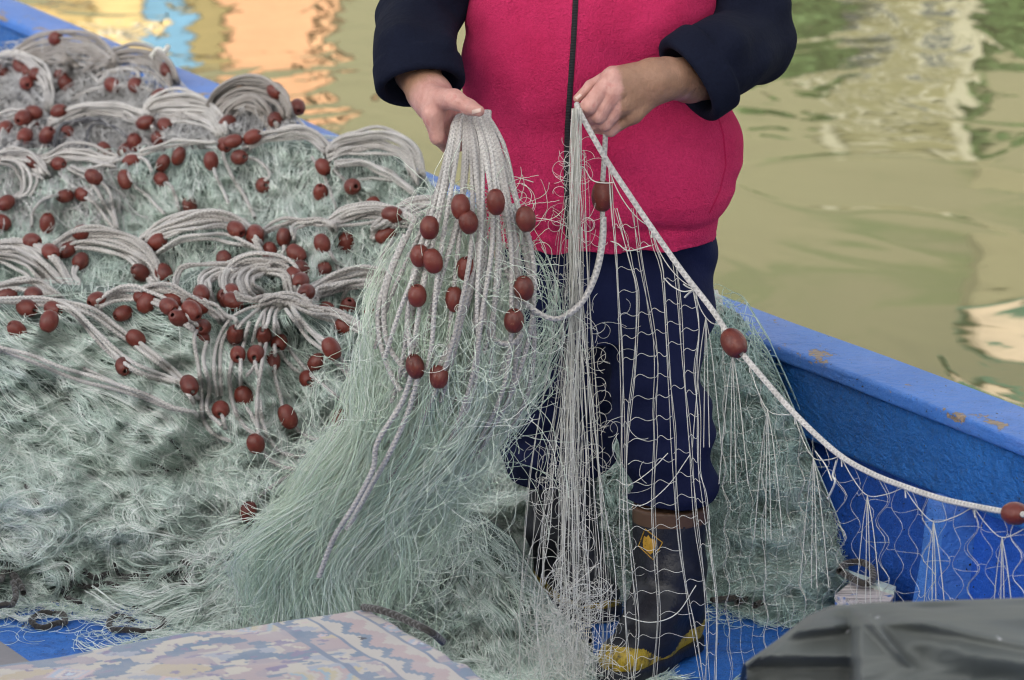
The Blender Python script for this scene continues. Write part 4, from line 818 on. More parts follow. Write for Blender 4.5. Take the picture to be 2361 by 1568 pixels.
G, GF, GD = M_rope, M_rope_far, M_rope_dark
Bs = [ # (net, row, points, turns, half-width px, material)
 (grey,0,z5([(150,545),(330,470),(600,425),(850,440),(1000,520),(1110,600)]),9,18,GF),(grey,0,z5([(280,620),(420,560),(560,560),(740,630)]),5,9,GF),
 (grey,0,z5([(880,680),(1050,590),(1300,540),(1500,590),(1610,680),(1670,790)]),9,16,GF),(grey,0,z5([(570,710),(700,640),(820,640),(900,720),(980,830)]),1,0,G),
 (grey,0,z5([(980,800),(1100,690),(1330,690),(1370,770)]),1,0,G),(grey,0,z5([(700,980),(850,890),(1100,845),(1350,850),(1500,900)]),1,0,G),
 (grey,0,z5([(0,545),(150,555),(300,625),(420,745),(480,900),(480,1080)]),4,8,G),(grey,1,z5([(500,1220),(700,1125),(900,1070),(1100,1070),(1300,1105),(1450,1150)]),6,9,G),
 (grey,1,z5([(1450,1120),(1520,1020),(1750,985),(1950,1040),(2100,1140),(2170,1300)]),8,12,G),(grey,1,z5([(560,1510),(590,1260),(800,1190),(930,1180)]),2,4,GD),
 (grey,1,z5([(840,1470),(870,1280),(980,1205),(1120,1250),(1250,1350)]),1,0,GD),(grey,1,z5([(-40,1110),(150,1100),(310,1115)]),2,5,G),
 (grey,1,z5([(10,1450),(60,1250),(150,1190),(240,1230)]),2,4,G),(grey,1,z5([(320,1240),(230,1390),(100,1490)]),2,6,G),(grey,1,z5([(470,1340),(420,1450),(370,1550)]),2,5,G),(grey,1,z5([(1240,1130),(1400,1230),(1530,1300)]),2,5,G),
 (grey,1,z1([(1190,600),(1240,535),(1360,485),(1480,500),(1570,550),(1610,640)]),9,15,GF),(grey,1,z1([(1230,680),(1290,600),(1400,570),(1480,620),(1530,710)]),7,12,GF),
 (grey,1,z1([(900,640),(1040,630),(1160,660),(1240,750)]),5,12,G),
 (green,2,z1([(-20,870),(80,870),(160,900),(250,970)]),6,10,G),(green,2,z1([(230,900),(350,865),(480,860),(580,890),(640,905)]),6,9,G),
 (green,2,z1([(760,850),(900,820),(1050,800),(1180,800)]),2,4,G),(green,2,z1([(1380,810),(1500,760),(1650,745),(1760,770),(1840,840)]),6,9,G),
 (green,2,z1([(1850,850),(1950,800),(2100,780),(2220,810),(2300,870),(2340,980)]),10,15,G),(green,2,z1([(1890,920),(2040,920),(2160,960),(2240,1010),(2330,1080)]),3,6,G),
 (green,2,z1([(1255,800),(1250,880),(1290,970),(1370,1100),(1430,1220)]),1,0,G),(green,2,z1([(1190,900),(1220,1010),(1280,1140)]),1,0,G),(green,2,z1([(900,1010),(960,1050),(1010,1180)]),1,0,G),
 (green,2,z1([(430,950),(560,930),(700,890),(800,890),(850,960)]),1,0,G),(green,2,z1([(400,940),(520,1010),(610,1130),(655,1280)]),2,8,G),(green,2,z1([(180,1270),(190,1180),(260,1110),(400,1095),(520,1130),(640,1280)]),1,0,G),
 (green,2,z1([(750,1040),(850,1120),(920,1200)]),1,0,G),(green,2,z1([(1750,880),(1820,1000),(1880,1170)]),1,0,G),(green,2,z1([(1330,880),(1450,900),(1510,980),(1440,1040)]),1,0,G),
 (green,2,z1([(2000,1005),(2100,1000),(2240,1020)]),1,0,G),(green,2,z1([(-20,890),(90,920),(140,1000),(120,1080),(40,1120)]),3,8,G),(green,2,z1([(200,950),(210,1020),(170,1100)]),1,0,G),(green,2,z1([(1870,950),(1930,1010),(1985,1060),(2030,1150)]),1,0,G),
 (green,3,z1([(810,1340),(950,1270),(1100,1230),(1250,1225),(1370,1285),(1450,1380)]),9,13,G),(green,3,z1([(1480,1300),(1560,1250),(1700,1235),(1800,1240),(1870,1275)]),3,6,G),
 (green,3,z1([(1850,1250),(1960,1200),(2100,1175),(2200,1200),(2330,1250)]),8,12,G),(green,3,z1([(1650,1330),(1660,1275),(1760,1245),(1860,1245)]),2,4,G),(green,3,[(860,535),(930,490),(1000,470),(1070,490)],7,11,G),
 (green,3,z1([(1590,1330),(1590,1400),(1560,1460)]),1,0,G),(green,3,z1([(1810,1365),(1870,1450),(1900,1530)]),1,0,G),(green,3,z1([(2200,1340),(2150,1420),(2120,1520)]),1,0,G),(green,3,z1([(870,1420),(990,1350),(1120,1325),(1250,1330),(1450,1400)]),2,5,G),
 (green,3,z1([(320,1390),(420,1340),(560,1335),(720,1375),(820,1445),(890,1570)]),9,15,G),(green,3,z1([(-20,1390),(100,1395),(200,1440),(300,1540),(390,1650)]),10,18,G),(green,3,z4([(440,120),(420,200),(440,290)]),2,4,G),
 (green,4,z4([(970,290),(990,185),(1040,140),(1180,130),(1350,140),(1500,125),(1620,125)]),2,3,G),(green,4,z4([(1340,320),(1290,240),(1330,175),(1450,135),(1560,145),(1620,190),(1640,290)]),9,15,G),
 (green,4,z4([(1180,320),(1150,230),(1220,180),(1330,165)]),4,8,G),(green,4,z4([(1480,330),(1400,285),(1380,215),(1440,165),(1510,155)]),5,10,G),
 (green,4,z4([(1700,340),(1800,265),(1950,215),(2100,200),(2240,220)]),10,13,G),(green,4,z4([(1750,400),(1770,320),(1850,265)]),4,7,G),(green,4,z4([(1930,400),(1930,300),(2000,240)]),1,0,G),(green,4,z4([(1940,390),(1975,470)]),2,4,G),
 (green,4,z4([(-20,270),(100,250),(200,260),(330,320)]),6,9,G),(green,5,z4([(-20,345),(120,345),(300,355),(420,405),(520,505),(640,625),(780,725),(980,795),(1050,805)]),3,8,G),
 (green,5,z4([(330,345),(520,405),(700,525),(850,645),(980,765),(1090,885)]),3,8,G),(green,5,z4([(-20,600),(150,660),(350,740),(600,800),(800,870),(950,940),(1090,965)]),2,6,G),(green,5,z4([(470,720),(700,830),(900,920),(1090,965)]),1,0,G),
 (green,5,z4([(540,360),(650,300),(750,295),(800,310),(900,340),(1000,410),(1090,480)]),5,8,G),(green,5,z4([(780,310),(830,270),(930,280),(1040,330),(1130,370),(1230,440)]),4,6,G),
 (green,5,z4([(1120,320),(1180,360),(1240,420),(1290,450)]),2,5,G),(green,5,z4([(1480,330),(1390,330),(1330,310)]),2,4,G),
]
fan = [[(1590,345),(1450,365),(1330,415),(1260,485),(1210,600),(1200,750),(1220,870)],[(1590,345),(1480,372),(1390,430),(1330,500),(1310,590)],[(1300,670),(1285,780),(1300,900),(1340,1000),(1420,1080),(1520,1130)],
 [(1600,340),(1500,382),(1440,470),(1410,580)],[(1430,680),(1450,770)],[(1600,345),(1520,392),(1490,490)],[(1490,580),(1460,720),(1440,900),(1450,1080),(1480,1190),(1560,1260),(1680,1285),(1780,1255),(1880,1190)],
 [(1610,345),(1545,405),(1550,470),(1570,530)],[(1615,600),(1680,690),(1760,770),(1900,890)],[(1160,480),(1100,510),(1090,570),(1110,700),(1130,850),(1140,1000),(1200,1090),(1300,1130)],[(1160,570),(1140,680),(1170,820),(1160,950),(1240,1040)],
 [(1330,470),(1250,560),(1230,700),(1240,870)],[(1540,430),(1540,600),(1540,750),(1560,850),(1580,940)],[(1640,1040),(1700,1090),(1790,1120)],[(1385,940),(1420,1010),(1460,1060)],[(1400,460),(1370,560),(1345,700),(1350,840)],
 [(1460,900),(1470,1020),(1500,1100),(1560,1180),(1650,1212),(1770,1205)],[(1560,620),(1640,720),(1740,760)],[(1240,960),(1260,1060)],[(1480,400),(1470,520),(1430,700),(1380,760)],[(1880,1190),(1870,1100),(1900,1000),(1950,930)],[(1880,1190),(1750,1262),(1600,1332),(1480,1410),(1410,1490)]]
Bs += [(green,5,z4(f),1,0,G) for f in fan]
Bs += [(green,5,z4([(1600,350),(1760,400),(1900,430),(2060,510)]),4,7,G),(green,5,z4([(1620,380),(1700,480),(1800,580),(1980,770)]),3,9,G),(green,5,z4([(1470,345),(1560,328),(1660,345),(1720,370)]),5,6,G)]
for par, k, pts, n, w_, mt_ in Bs: bunch("float_rope", k, pts, n, w_, mt_, par, r=.0048 if k < 2 else .0042, off=.040 if n > 1 else .024)

# floats
def float_proto(name, parent):
    pr = [(.0045, -.0205), (.0065, -.0225), (.0105, -.0205), (.0150, -.0150), (.0178, -.0080), (.0188, 0), (.0178, .0080), (.0150, .0150), (.0105, .0205), (.0065, .0225), (.0045, .0205)]
    a = np.arange(18)*2*math.pi/18; V = np.array([[(r*math.cos(t), r*math.sin(t), z) for t in a] for r, z in pr]).reshape(-1, 3)
    V = np.vstack([V]); F = grid_faces(len(pr), 18, True); 
    me = new_mesh(name, V, F[:, ::-1], M_float, None).data; return me
fproto = None
def put_float(parent, pos, axis, s=1.0):
    global fproto
    if fproto is None:
        me = float_proto("float", parent); o = bpy.data.objects["float"]; fproto = o
    else:
        o = fproto.copy(); C.objects.link(o)
    o.parent = parent; o.location = Vector(pos)-Vector(parent.location); ax = Vector(axis).normalized()
    o.rotation_mode = 'QUATERNION'; o.rotation_quaternion = ax.to_track_quat('Z', 'Y'); o.scale = (s*RNG.uniform(.94, 1.06), s*RNG.uniform(.94, 1.06), s*RNG.uniform(.95, 1.12)); return o
FL1 = {0: [(315,210),(940,385),(20,395),(110,390),(150,405),(205,415),(190,478),(375,478),(405,440),(633,455),(760,462),(890,540)],
 1: [(218,638),(318,605),(208,695),(275,745),(30,715),(110,720),(130,752),(400,760),(815,688),(872,695),(1545,505),(1548,665),(1597,645),(1280,700),(755,800),(893,785),(700,845),(650,870)],
 2: [(1268,780),(1408,760),(328,920),(190,905),(1000,875),(1165,875),(1325,880),(1350,830),(735,930),(912,915),(885,988),(700,1005),(472,1058),(1490,1060),(1795,1080),(1835,915),(1978,1038),(1062,1150),(2085,1145),(40,1160),(15,1245),(265,1250),(370,1105),(525,990)],
 3: [(183,1330),(455,1305),(280,1405),(385,1405),(462,1438),(880,1360),(1435,1308),(1400,1278),(1588,1310),(1788,1345),(1510,1410),(1505,1375),(1660,1420),(2165,1320),(2195,1200),(1940,1360),(1255,1455),(780,1528),(932,1525),(1805,1515),(1685,1510)]}
FL4 = {4: [(1655,195),(1690,235),(1715,290),(1300,290),(1318,360),(1450,345),(1110,305),(1185,308),(1215,360),(1953,380),(2025,360),(2075,430),(1835,395),(45,345),(185,325)],
 5: [(140,400),(295,400),(275,455),(95,505),(525,345),(610,388),(735,335),(740,395),(885,330),(945,365),(1035,375),(1010,345),(995,435),(1090,455),(1160,475),(1182,540),(1310,525),(1485,535),(1595,570),(1308,635),(1420,635),(1505,680),(1850,610),(1775,685),(1725,795),(1235,925),(1370,885),(1612,990),(1405,1150),(1065,800),(695,715),(770,545),(1390,1520),(1925,490),(1905,1000)]}
nfl = 0; FPOS = []; RPALL = np.vstack(RPTS)
for src, tr2_ in ((FL1, z1), (FL4, z4)):
    for k, L in src.items():
        for (x, y) in L:
            u, v = tr2_([(x, y)])[0]; par = grey if k < 2 else green
            q = P(u, v, float(rowY(k, u, max(v, float(RF[k][0](u)))))-RNG.uniform(.026, .046)); q[2] = max(q[2], .02)
            an = RNG.uniform(-1.0, 1.0); ax_f = (math.sin(an), RNG.uniform(-.5, .5), math.cos(an)); A_r = RPALL[RPALL[:, 6] == k]
            uvr = (A_r[:, :3]-CAM); pr_ = uvr/np.linalg.norm(uvr, axis=1, keepdims=True); pq = (q-CAM)/np.linalg.norm(q-CAM); j = np.argmin(((pr_-pq)**2).sum(1))
            if np.linalg.norm(pr_[j]-pq)*np.linalg.norm(q-CAM) < .022: ax_f = A_r[j, 3:6]+RNG.normal(0, .15, 3)*np.linalg.norm(A_r[j, 3:6]); q = A_r[j, :3]+np.array([0, -.004, 0])+(pq-pr_[j])*4
            if any(np.linalg.norm(q-o_) < .036 for o_ in FPOS): q = q+np.array([RNG.choice([-1, 1])*.03, 0, RNG.uniform(-.015, .02)])
            FPOS.append(q); put_float(par, q, ax_f, (1.06 if k < 2 else .98)*RNG.uniform(.92, 1.06)); nfl += 1
# dark lead line peeping out of the heap and lying on the deck
z3 = lambda pts, zz_=.008: [PZ(x*.2735, 1291.3+y*.2735, zz_) for x, y in pts]
loops = [[(1120,400),(1200,410),(1290,470),(1380,520),(1360,570),(1200,600),(1050,600),(950,575),(920,530),(980,490),(1060,480),(1120,500)],[(440,455),(340,460),(270,490),(280,540),(380,560),(480,545),(550,510),(520,460),(460,440)],
 [(1520,320),(1620,360),(1740,375),(1810,400),(1830,460),(1880,500),(1980,515),(2060,520),(2120,560)],[(-20,520),(60,510),(130,460),(130,360),(110,300)],[(-30,330),(30,250),(80,150),(60,60)],[(80,210),(150,290),(200,390)]]
for i, l in enumerate(loops):
    q = smooth_path(np.array(z3(l)), 60); q[:, 2] += .003*np.sin(np.arange(60)*.4)+ (0 if i < 3 else .03); rope_mesh("lead_line", [q], .0062, M_lead, green, 8)
for l in ([(520,230),(560,270),(600,190),(620,110)],[(540,260),(560,330),(600,400),(690,430)],[(970,20),(980,80),(1040,140),(1130,130),(1200,80)],[(1200,220),(1320,180),(1420,130),(1530,80)],[(1540,0),(1600,60),(1560,180),(1450,250)],[(640,200),(760,230),(900,200),(1000,230)],[(700,90),(800,150),(920,110)],[(1180,60),(1260,120),(1180,200)]):
    uv = np.array(l)*.2735+np.array([0, 1291.3]); uv = smooth_path(uv, 40); q = P(uv[:, 0], uv[:, 1], rowY(5, uv[:, 0], uv[:, 1])-.03); q[:, 2] = np.maximum(q[:, 2], .01); rope_mesh("lead_line", [q], .006, M_lead, green, 8)
for l in ([(390,1010),(430,1060),(500,1100),(540,1170)],[(60,1120),(110,1200),(150,1290),(170,1390)],[(330,1020),(380,1080),(450,1085)]):
    uv = smooth_path(np.array(l, float), 40); q = P(uv[:, 0], uv[:, 1], rowY(5, uv[:, 0], uv[:, 1])-.012); rope_mesh("lead_line", [q], .005, M_lead, green, 8)
for l in ([(1640,1385),(1700,1378),(1760,1372),(1800,1380)],[(1700,1390),(1745,1365),(1780,1378),(1740,1396)]):
    uv = smooth_path(np.array(l, float), 30); rope_mesh("lead_line", [PZ(uv[:, 0], uv[:, 1], .03)], .007, M_lead, side, 8)
uv = np.array([(1935, 1318), (1950, 1300), (1985, 1296), (2010, 1312), (2012, 1335), (1995, 1346), (1970, 1336), (1945, 1322)], float)
tag(rope_mesh("ring", [np.vstack([smooth_path(PZ(uv[:, 0], uv[:, 1], .13), 40)])], .007, M_lead), "dark rope ring lying on the worn pale board", "ring")

# ------------------------------------------------------------------ the net gathered in one hand
held = empty("gathered_net", P(1000, 800, -.12)); tag(held, "bundle of green net and float rope hanging from the fisher's hand nearest the heap", "fishing net", "nets held by the fisher")
Lb = smooth_path(np.array([(1042,285,-.10),(1018,370,-.13),(985,470,-.16),(935,590,-.18),(900,690,-.18),(880,790,-.17),(852,900,-.13),(822,1010,-.08),(750,1110,-.03),(675,1195,.0),(622,1285,.04),(640,1380,.08)]), 40)
Rb = smooth_path(np.array([(1125,272,-.10),(1160,330,-.13),(1190,430,-.15),(1228,560,-.17),(1243,700,-.17),(1241,800,-.15),(1216,900,-.12),(1160,990,-.07),(1095,1080,-.02),(1020,1170,.03),(930,1270,.06),(830,1370,.08)]), 40)
def fan_path(s, t0, t1, n, dj=.05, wob=6):
    t = np.linspace(t0, t1, n); x = np.linspace(0, 1, 40); L = np.stack([np.interp(t, x, Lb[:, k]) for k in range(3)], -1); Rr = np.stack([np.interp(t, x, Rb[:, k]) for k in range(3)], -1)
    sv = s+wob/250*np.sin(RNG.uniform(0, 6.28)+t*RNG.uniform(5, 11)); q = L*(1-sv[:, None])+Rr*sv[:, None]
    bulge = -.05*np.sin(np.pi*np.clip(sv, 0, 1))*np.clip(t*3, 0, 1); dd = RNG.uniform(-dj, dj)*np.clip(t*2.5, .12, 1)
    return P(q[:, 0], q[:, 1], q[:, 2]+bulge+dd)
GN, CH = 330, 11; N = GN*CH; Q = np.zeros((N, 26, 3)); tb = np.zeros(N); x26 = np.linspace(0, 1, 26)
for g in range(GN):
    t0 = .18+.56*RNG.random()**.7; t1 = t0+RNG.uniform(.28, .66); s = RNG.beta(.85, 1.15)
    G_ = fan_path(s, t0, min(t1, 1.0), 26, .07, 40); G_ += (.010*np.sin(x26*RNG.uniform(4, 12)+RNG.uniform(0, 6)))[:, None]*np.array([1, .5, .3]); lk = RNG.uniform(.004, .014)
    tg_ = t0+(min(t1, 1.0)-t0)*x26; G_[:, 1] += .040*np.clip((.62-tg_)/.3, 0, 1)
    G_ += (.016*np.sin(tg_*RNG.uniform(7, 13)+RNG.uniform(0, 6))*np.clip(tg_*2-.3, 0, 1))[:, None]*np.array([1, .6, .2])
    tail = (x26**2.2)[:, None]*np.array([RNG.normal(.02, .06), RNG.normal(0, .03), RNG.uniform(-.06, .03)]) if t1 > .9 else 0
    for c in range(CH):
        i = g*CH+c; o = RNG.normal(0, 1, 3)*np.array([1, .7, .35]); sp = lk*(.5+1.2*np.abs(x26-RNG.random()*.7))
        Q[i] = G_+tail+sp[:, None]*o+(.0045*np.sin(x26*RNG.uniform(8, 30)+RNG.uniform(0, 6)))[:, None]*np.array([1, .4, .2])+np.array([0, 0, RNG.normal(0, .02)])
        tb[i] = .55+.18*math.sin(9*s+3*t0)+RNG.normal(0, .17)
cr = []; tc = []
for i in range(2100):      # loose threads and slack meshes lying across
    t0 = 1-.85*RNG.random()**1.3; s = RNG.uniform(.03, .97); c = fan_path(s, t0, t0+.01, 2, .07)[0]; th = RNG.uniform(0, 6.28); k = RNG.normal(0, .22); L = RNG.uniform(.004, .012)*min(1, .25+t0*1.1); pts = [c]
    for j in range(25):
        th += k+RNG.normal(0, .12); pts.append(pts[-1]+np.array([math.cos(th)*L, RNG.normal(0, .002), math.sin(th)*L]))
    cr.append(np.array(pts)); tc.append(np.clip(RNG.normal(.68, .18), 0, 1))
Q = np.concatenate([Q, np.stack(cr)])
Q[..., 2] = np.maximum(Q[..., 2], .012)
o = fibre_mesh("netting", Q, np.concatenate([np.full(N, .00064)*RNG.uniform(.7, 1.3, N), np.full(2100, .0005)]), M_net_held, held, np.clip(np.concatenate([tb, tc]), 0, 1)); tag(o, kind="stuff")
for i, s in enumerate(np.linspace(.02, .98, 24)):
    q = fan_path(float(np.clip(s+RNG.normal(0, .02), 0, 1)), -.0 if False else 0.0, RNG.uniform(.40, .74), 60, .02, 12); q[:, 1] -= .040*np.clip(np.linspace(0, 4, 60), 0, 1)
    top_ = np.array([P(1090, 262, -.07), P(1085, 300, -.03)]); q = smooth_path(np.vstack([top_[1:]+RNG.normal(0, .004, 3), top_[:1]+(q[0]-P(1084, 278, -.1))*.8, q]), 64)
    rope_mesh("float_rope", [q], .0043, M_rope, held, 7)
def hp(pts, Y): a = np.array(pts, float); return smooth_path(P(a[:, 0], a[:, 1], np.interp(np.linspace(0, 1, len(a)), np.linspace(0, 1, len(Y)), Y)), 60)
for pts, Y in (([(1140,480),(1150,560),(1175,640),(1220,705),(1280,735),(1335,705),(1372,640),(1390,560),(1392,500)], [-.22, -.24, -.22]), ([(950,860),(925,930),(870,1020),(860,1080),(820,1160),(770,1240),(735,1330)], [-.25, -.2, -.1]), ([(965,860),(940,950),(895,1050),(850,1130),(800,1220)], [-.25, -.2, -.1]), ([(1115,700),(1120,745),(1145,785),(1180,790),(1205,765)], [-.24, -.24]), ([(935,540),(893,640),(872,720),(880,800),(905,870),(925,900)], [-.2, -.22]), ([(960,500),(905,620),(886,700),(893,790),(930,850)], [-.2, -.23]), ([(1180,470),(1205,560),(1222,640),(1226,700)], [-.2, -.22]), ([(1000,480),(960,600),(940,720),(945,800)], [-.22, -.25]), ([(1100,560),(1085,680),(1040,790),(1010,850)], [-.25, -.25])):
    rope_mesh("float_rope", [hp(pts, Y)], .0050, M_rope, held, 7)
for u, v in ((1062,477),(1143,466),(990,525),(1080,512),(1212,505),(968,590),(998,602),(1075,620),(962,682),(1048,690),(1208,665),(1185,740),(957,845),(1012,868)):
    put_float(held, P(u, v, -.262+RNG.uniform(-.012, .012) if v < 800 else -.25), (RNG.uniform(-.35, .1), RNG.uniform(-.2, .2), 1), .93)

# ------------------------------------------------------------------ the net running through the other hand
hang = empty("hanging_net", P(1340, 600, -.14)); tag(hang, "open meshes of pale net hanging from the taut float rope in the fisher's other hand", "fishing net", "nets held by the fisher")
tie = np.array([(1330,241,-.135),(1345,275,-.16),(1400,372,-.17),(1450,448,-.18),(1500,522,-.19),(1570,622,-.21),(1640,712,-.24),(1692,790,-.28),(1730,838,-.31),(1830,952,-.40),(1930,1045,-.50),(2010,1092,-.60),(2085,1122,-.70),(2170,1150,-.80),(2250,1168,-.90),(2335,1183,-1.0),(2440,1196,-1.1)], float)
tr3 = smooth_path(tie, 160); rope_mesh("float_rope", [np.vstack([P(1352, 262, -.10)[None], P(1336, 247, -.125)[None], P(tr3[:, 0], tr3[:, 1], tr3[:, 2])])], .0052, M_rope, hang, 9)
put_float(hang, P(1692, 791, -.285), P(1720, 838, -.31)-P(1660, 742, -.255), 1.22); put_float(hang, P(2340, 1184, -1.0), P(2400, 1192, -1.05)-P(2300, 1178, -.95), 1.05); put_float(hang, P(1389, 452, -.13), (.02, 0, 1), 1.15)
rope_mesh("float_rope", [hp([(1396,300),(1394,350),(1390,410),(1389,430)], [-.10, -.13])], .0048, M_rope, hang, 7)
rope_mesh("float_rope", [hp([(1389,475),(1388,540),(1375,620),(1345,690),(1300,730)], [-.13, -.2])], .0048, M_rope, hang, 7)
YB = lambda u, v: np.interp(u, [1180, 1320, 1500, 1640, 1830, 2010, 2250, 2440], [-.15, -.16, -.18, -.22, -.38, -.58, -.88, -1.08])+0*np.asarray(v)
th_sets = []
def strand(pts, r, n=24, jy=.006, wob=0.0, t=None):
    a = smooth_path(np.array(pts, float), n); a[:, 0] += wob*np.sin(np.linspace(0, 14, n)+RNG.uniform(0, 6)); q = P(a[:, 0], a[:, 1], YB(a[:, 0], a[:, 1])+RNG.uniform(-jy, jy)); q[:, 2] = np.maximum(q[:, 2], .006)
    th_sets.append((q, r, RNG.random() if t is None else t))
# twisted column under the pinch
for i in range(50):
    g = RNG.normal(0, 1); vb = RNG.choice([700, 1000, 1300, 1568, 1575, 1580]); vs = [250, 420, 560, 700, 850, 1000, 1200, 1400, 1580]; c = [1328, 1326, 1322, 1325, 1318, 1312, 1312, 1308, 1312]; sp = [3, 6, 7, 8, 9, 11, 14, 18, 24]
    pts = [(c[j]+g*sp[j]+RNG.normal(0, 4), vs[j]) for j in range(9) if vs[j] <= vb]; strand(pts, RNG.choice([.00035, .00045, .0006, .0009]), 40, .025, RNG.uniform(1.5, 6))
for i in range(40):       # looser strands either side
    u0 = 1328+RNG.normal(0, 8); u1 = RNG.uniform(1195, 1420); v0 = RNG.uniform(300, 900); strand([(u0+(u1-u0)*.12, v0), (u0+(u1-u0)*.5, v0+(1560-v0)*.35), (u1, v0+(1560-v0)*.75), (u1+RNG.normal(0, 14), 1565)], RNG.choice([.0004, .0005, .0008]), 34, .02, RNG.uniform(2, 7))
for i in range(380):      # little loops and mesh bars
    v = 290+1270*RNG.random()**.75; w_ = np.interp(v, [290, 600, 900, 1560], [30, 60, 85, 110]); u = 1326+RNG.normal(0, .62)*w_; th = RNG.uniform(0, 6.28); k = RNG.choice([-1, 1])*RNG.uniform(.06, .40); pts = []
    for j in range(RNG.integers(8, 17)): pts.append((u, v)); th += k+RNG.normal(0, .08); u += math.cos(th)*6; v += math.sin(th)*6
    strand(pts, RNG.choice([.0003, .00035, .00045]), 24, .03, 0, RNG.uniform(.5, 1))
for i in range(230):      # slack net bunching up at the foot of the column
    v = 1330+230*RNG.random()**.8; u = 1308+RNG.normal(0, 1)*np.interp(v, [1330, 1560], [14, 40]); th = RNG.choice([1.57, -1.57])+RNG.normal(0, .7); k = RNG.choice([-1, 1])*RNG.uniform(.02, .30); pts = []
    for j in range(15): pts.append((u, v)); th += k+RNG.normal(0, .15); u += math.cos(th)*7; v += math.sin(th)*8
    strand(pts, RNG.choice([.0004, .0005]), 26, .03, 0, RNG.uniform(.75, 1))
verts = [[(1408,380),(1413,470),(1419,594),(1423,640),(1435,842),(1438,1000),(1432,1195),(1440,1380),(1455,1568)],
 [(1420,480),(1445,570),(1460,625),(1472,680),(1464,842),(1452,950),(1447,1052),(1450,1195),(1462,1330),(1470,1450),(1462,1568)],
 [(1462,480),(1478,600),(1503,740),(1513,842),(1507,950),(1513,1006),(1505,1170),(1512,1300),(1520,1420),(1512,1568)],
 [(1500,522),(1513,580),(1528,632),(1542,842),(1548,960),(1552,1010),(1562,1199),(1578,1330),(1600,1450),(1620,1568)],
 [(1555,602),(1566,690),(1577,842),(1587,1006),(1606,1195),(1622,1330),(1628,1450),(1632,1568)],
 [(1602,670),(1612,760),(1605,850),(1612,958),(1610,1080),(1622,1140),(1640,1280),(1652,1400),(1650,1568)]]
for p_ in verts:
    for d in (-3, 2.5): strand([(u+d+RNG.normal(0, 1.5), v) for u, v in p_], .0007, 60, .004, 1.2, .6)
    strand([(u+RNG.normal(0, 3), v) for u, v in p_], .0006, 60, .008, 2.5)
vi = [np.array(p_, float) for p_ in verts]; at = lambda p_, v: np.interp(v, p_[:, 1], p_[:, 0])
for a, b in zip(vi[:-1], vi[1:]):
    v = max(a[0, 1], b[0, 1])+20+RNG.uniform(0, 25)
    while v < 1560:
        if RNG.random() < .12: v += 50; continue
        x0, x1 = at(a, v), at(b, v+6); sg = 8*RNG.uniform(.6, 1.2); strand([(x0, v+6), (x0+(x1-x0)*.28, v-sg*.6), (x0+(x1-x0)*.7, v+sg*.5), (x1, v+RNG.uniform(-4, 6))], .0005, 24, .003, 0, .75); v += 50+RNG.uniform(-4, 4)
# meshes past the fisher, out to the end of the rope
us2 = np.concatenate([np.arange(1665, 1900, 30.), np.arange(1900, 2420, 34.)]); ry = lambda u: np.interp(u, tie[:, 0], tie[:, 1]); cols = []
for i, u in enumerate(us2):
    v0 = ry(u)+6; pts = [(u, v0)]; amp = 5 if u < 1900 else 13; v = v0; j = 0
    while v < 1570: v += 46; j += 1; pts.append((u+(amp if (i+j) % 2 else -amp)+RNG.normal(0, 3)+.02*(v-v0), v))
    cols.append(np.array(pts)); strand(pts, .0004, 60, .004, 0, .45)
    if i % 3 == 0: strand([(a+RNG.normal(0, 4), b) for a, b in pts], .0006, 60, .006, 1.5)
for a, b in zip(cols[:-1], cols[1:]):
    v = max(a[0, 1], b[0, 1])+30+RNG.uniform(0, 20)
    while v < 1560:
        x0, x1 = at(a, v), at(b, v); strand([(x0, v), (x0+(x1-x0)*.35, v+RNG.uniform(-6, 8)), (x1, v+RNG.uniform(-8, 8))], .00042, 24, .003, 0, .6); v += 92 if x0 > 1900 else 56
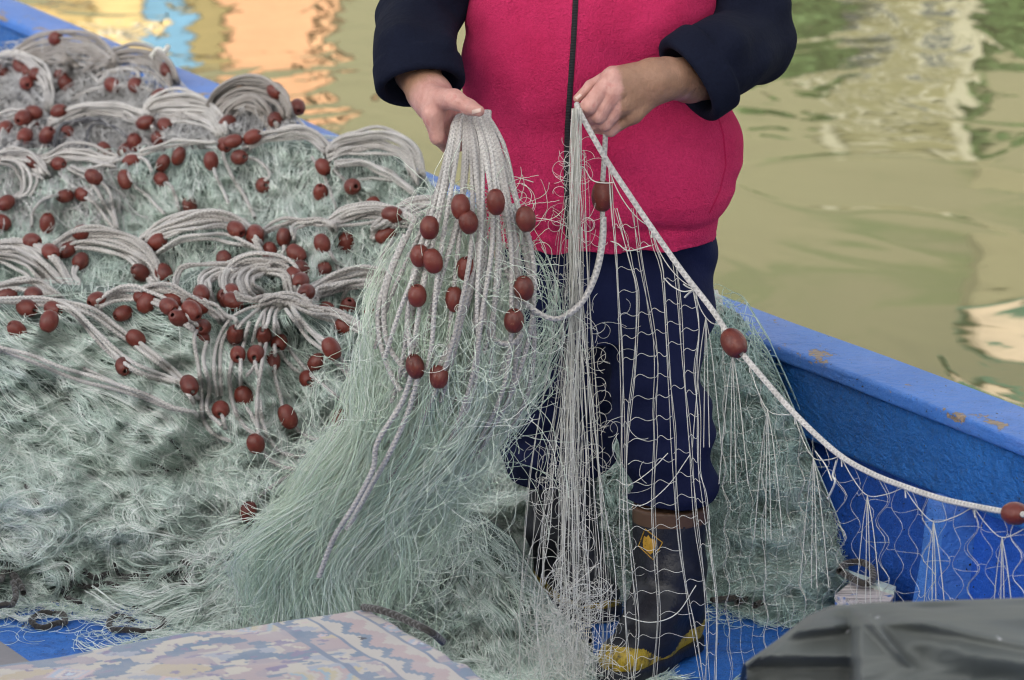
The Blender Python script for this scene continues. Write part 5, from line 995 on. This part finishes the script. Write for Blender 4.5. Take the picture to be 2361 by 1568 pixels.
# stout hanging loops tied to the rope
ties = [1400, 1500, 1602, 1662, 1726, 1830, 1938, 2085, 2245, 2400]
for a, b in zip(ties[:-1], ties[1:]):
    va, vb = ry(a), ry(b); dr = 62 if a > 1700 else 34; m1 = (a+(b-a)*.42, va+(vb-va)*.42+dr)
    for r_ in (.0010,): strand([(a, va+2), ((a+m1[0])/2-3, (va+m1[1])/2+6), m1, ((b+m1[0])/2, (vb+m1[1])/2+8), (b, vb+2)], r_, 24, .002, 0, .7)
    if a > 1600:
        for d in (-26, -4, 7, 30): strand([m1, (m1[0]+d*.5, m1[1]+90), (m1[0]+d*1.2, min(1560, m1[1]+300))], .0009, 24, .01, 0, .6)
    strand([(b-4, vb-6), (b+1, vb+4), (b+3, vb+26)], .0014, 24, .001, 0, .9); strand([(b-7, vb-3), (b+6, vb+1)], .0022, 24, .001, 0, .9)
for pts, r_ in (([(1328,390),(1345,385),(1365,415),(1395,422),(1416,420)], .0011), ([(1408,556),(1425,562),(1450,578),(1500,566)], .0011), ([(1530,640),(1550,660),(1575,672),(1600,668)], .0013), ([(1600,668),(1588,676),(1578,686)], .0022), ([(1596,666),(1585,662),(1575,655)], .0016), ([(1420,1105),(1450,1118),(1500,1085),(1540,1045)], .0009), ([(1428,1150),(1480,1165),(1540,1120),(1590,1050)], .0009), ([(1436,1420),(1500,1435),(1560,1415),(1605,1350)], .0011), ([(1160,405),(1190,408),(1230,420)], .0008), ([(1928,1062),(1920,1095),(1925,1110),(1908,1150)], .0024), ([(1880,1040),(1905,1075),(1918,1108)], .0014)): strand(pts, r_, 24, .002, 0, .8)
mx = 60; Qs, rs, ts = [], [], []
for q, r_, t in th_sets:
    x = np.linspace(0, 1, len(q)); xn = np.linspace(0, 1, 40); Qs.append(np.stack([np.interp(xn, x, q[:, k]) for k in range(3)], -1)); rs.append(r_); ts.append(t)
o = fibre_mesh("netting", np.stack(Qs), np.array(rs), M_twine, hang, np.array(ts)); tag(o, kind="stuff")
# ------------------------------------------------------------------ small rags
def rag(name, pts, Y, mat, label):
    Q = []
    for i in range(60):
        a = np.array(pts, float)+RNG.normal(0, 3, (len(pts), 2)); a = smooth_path(a, 10); Q.append(P(a[:, 0], a[:, 1], Y+RNG.uniform(-.02, .02)))
    tag(fibre_mesh(name, np.stack(Q), np.full(60, .0022), mat, None, RNG.uniform(.7, 1, 60)), label, "rag")
rag("rag", [(352, 128), (365, 116), (378, 122), (388, 108)], 3.72, M_twine, "white rag tuft knotted beside the coil on the far gunwale")
rag("rag", [(1648, 672), (1656, 690), (1662, 705), (1658, 720)], .74, M_twine, "white scrap of cloth caught on the gunwale behind the trousers")
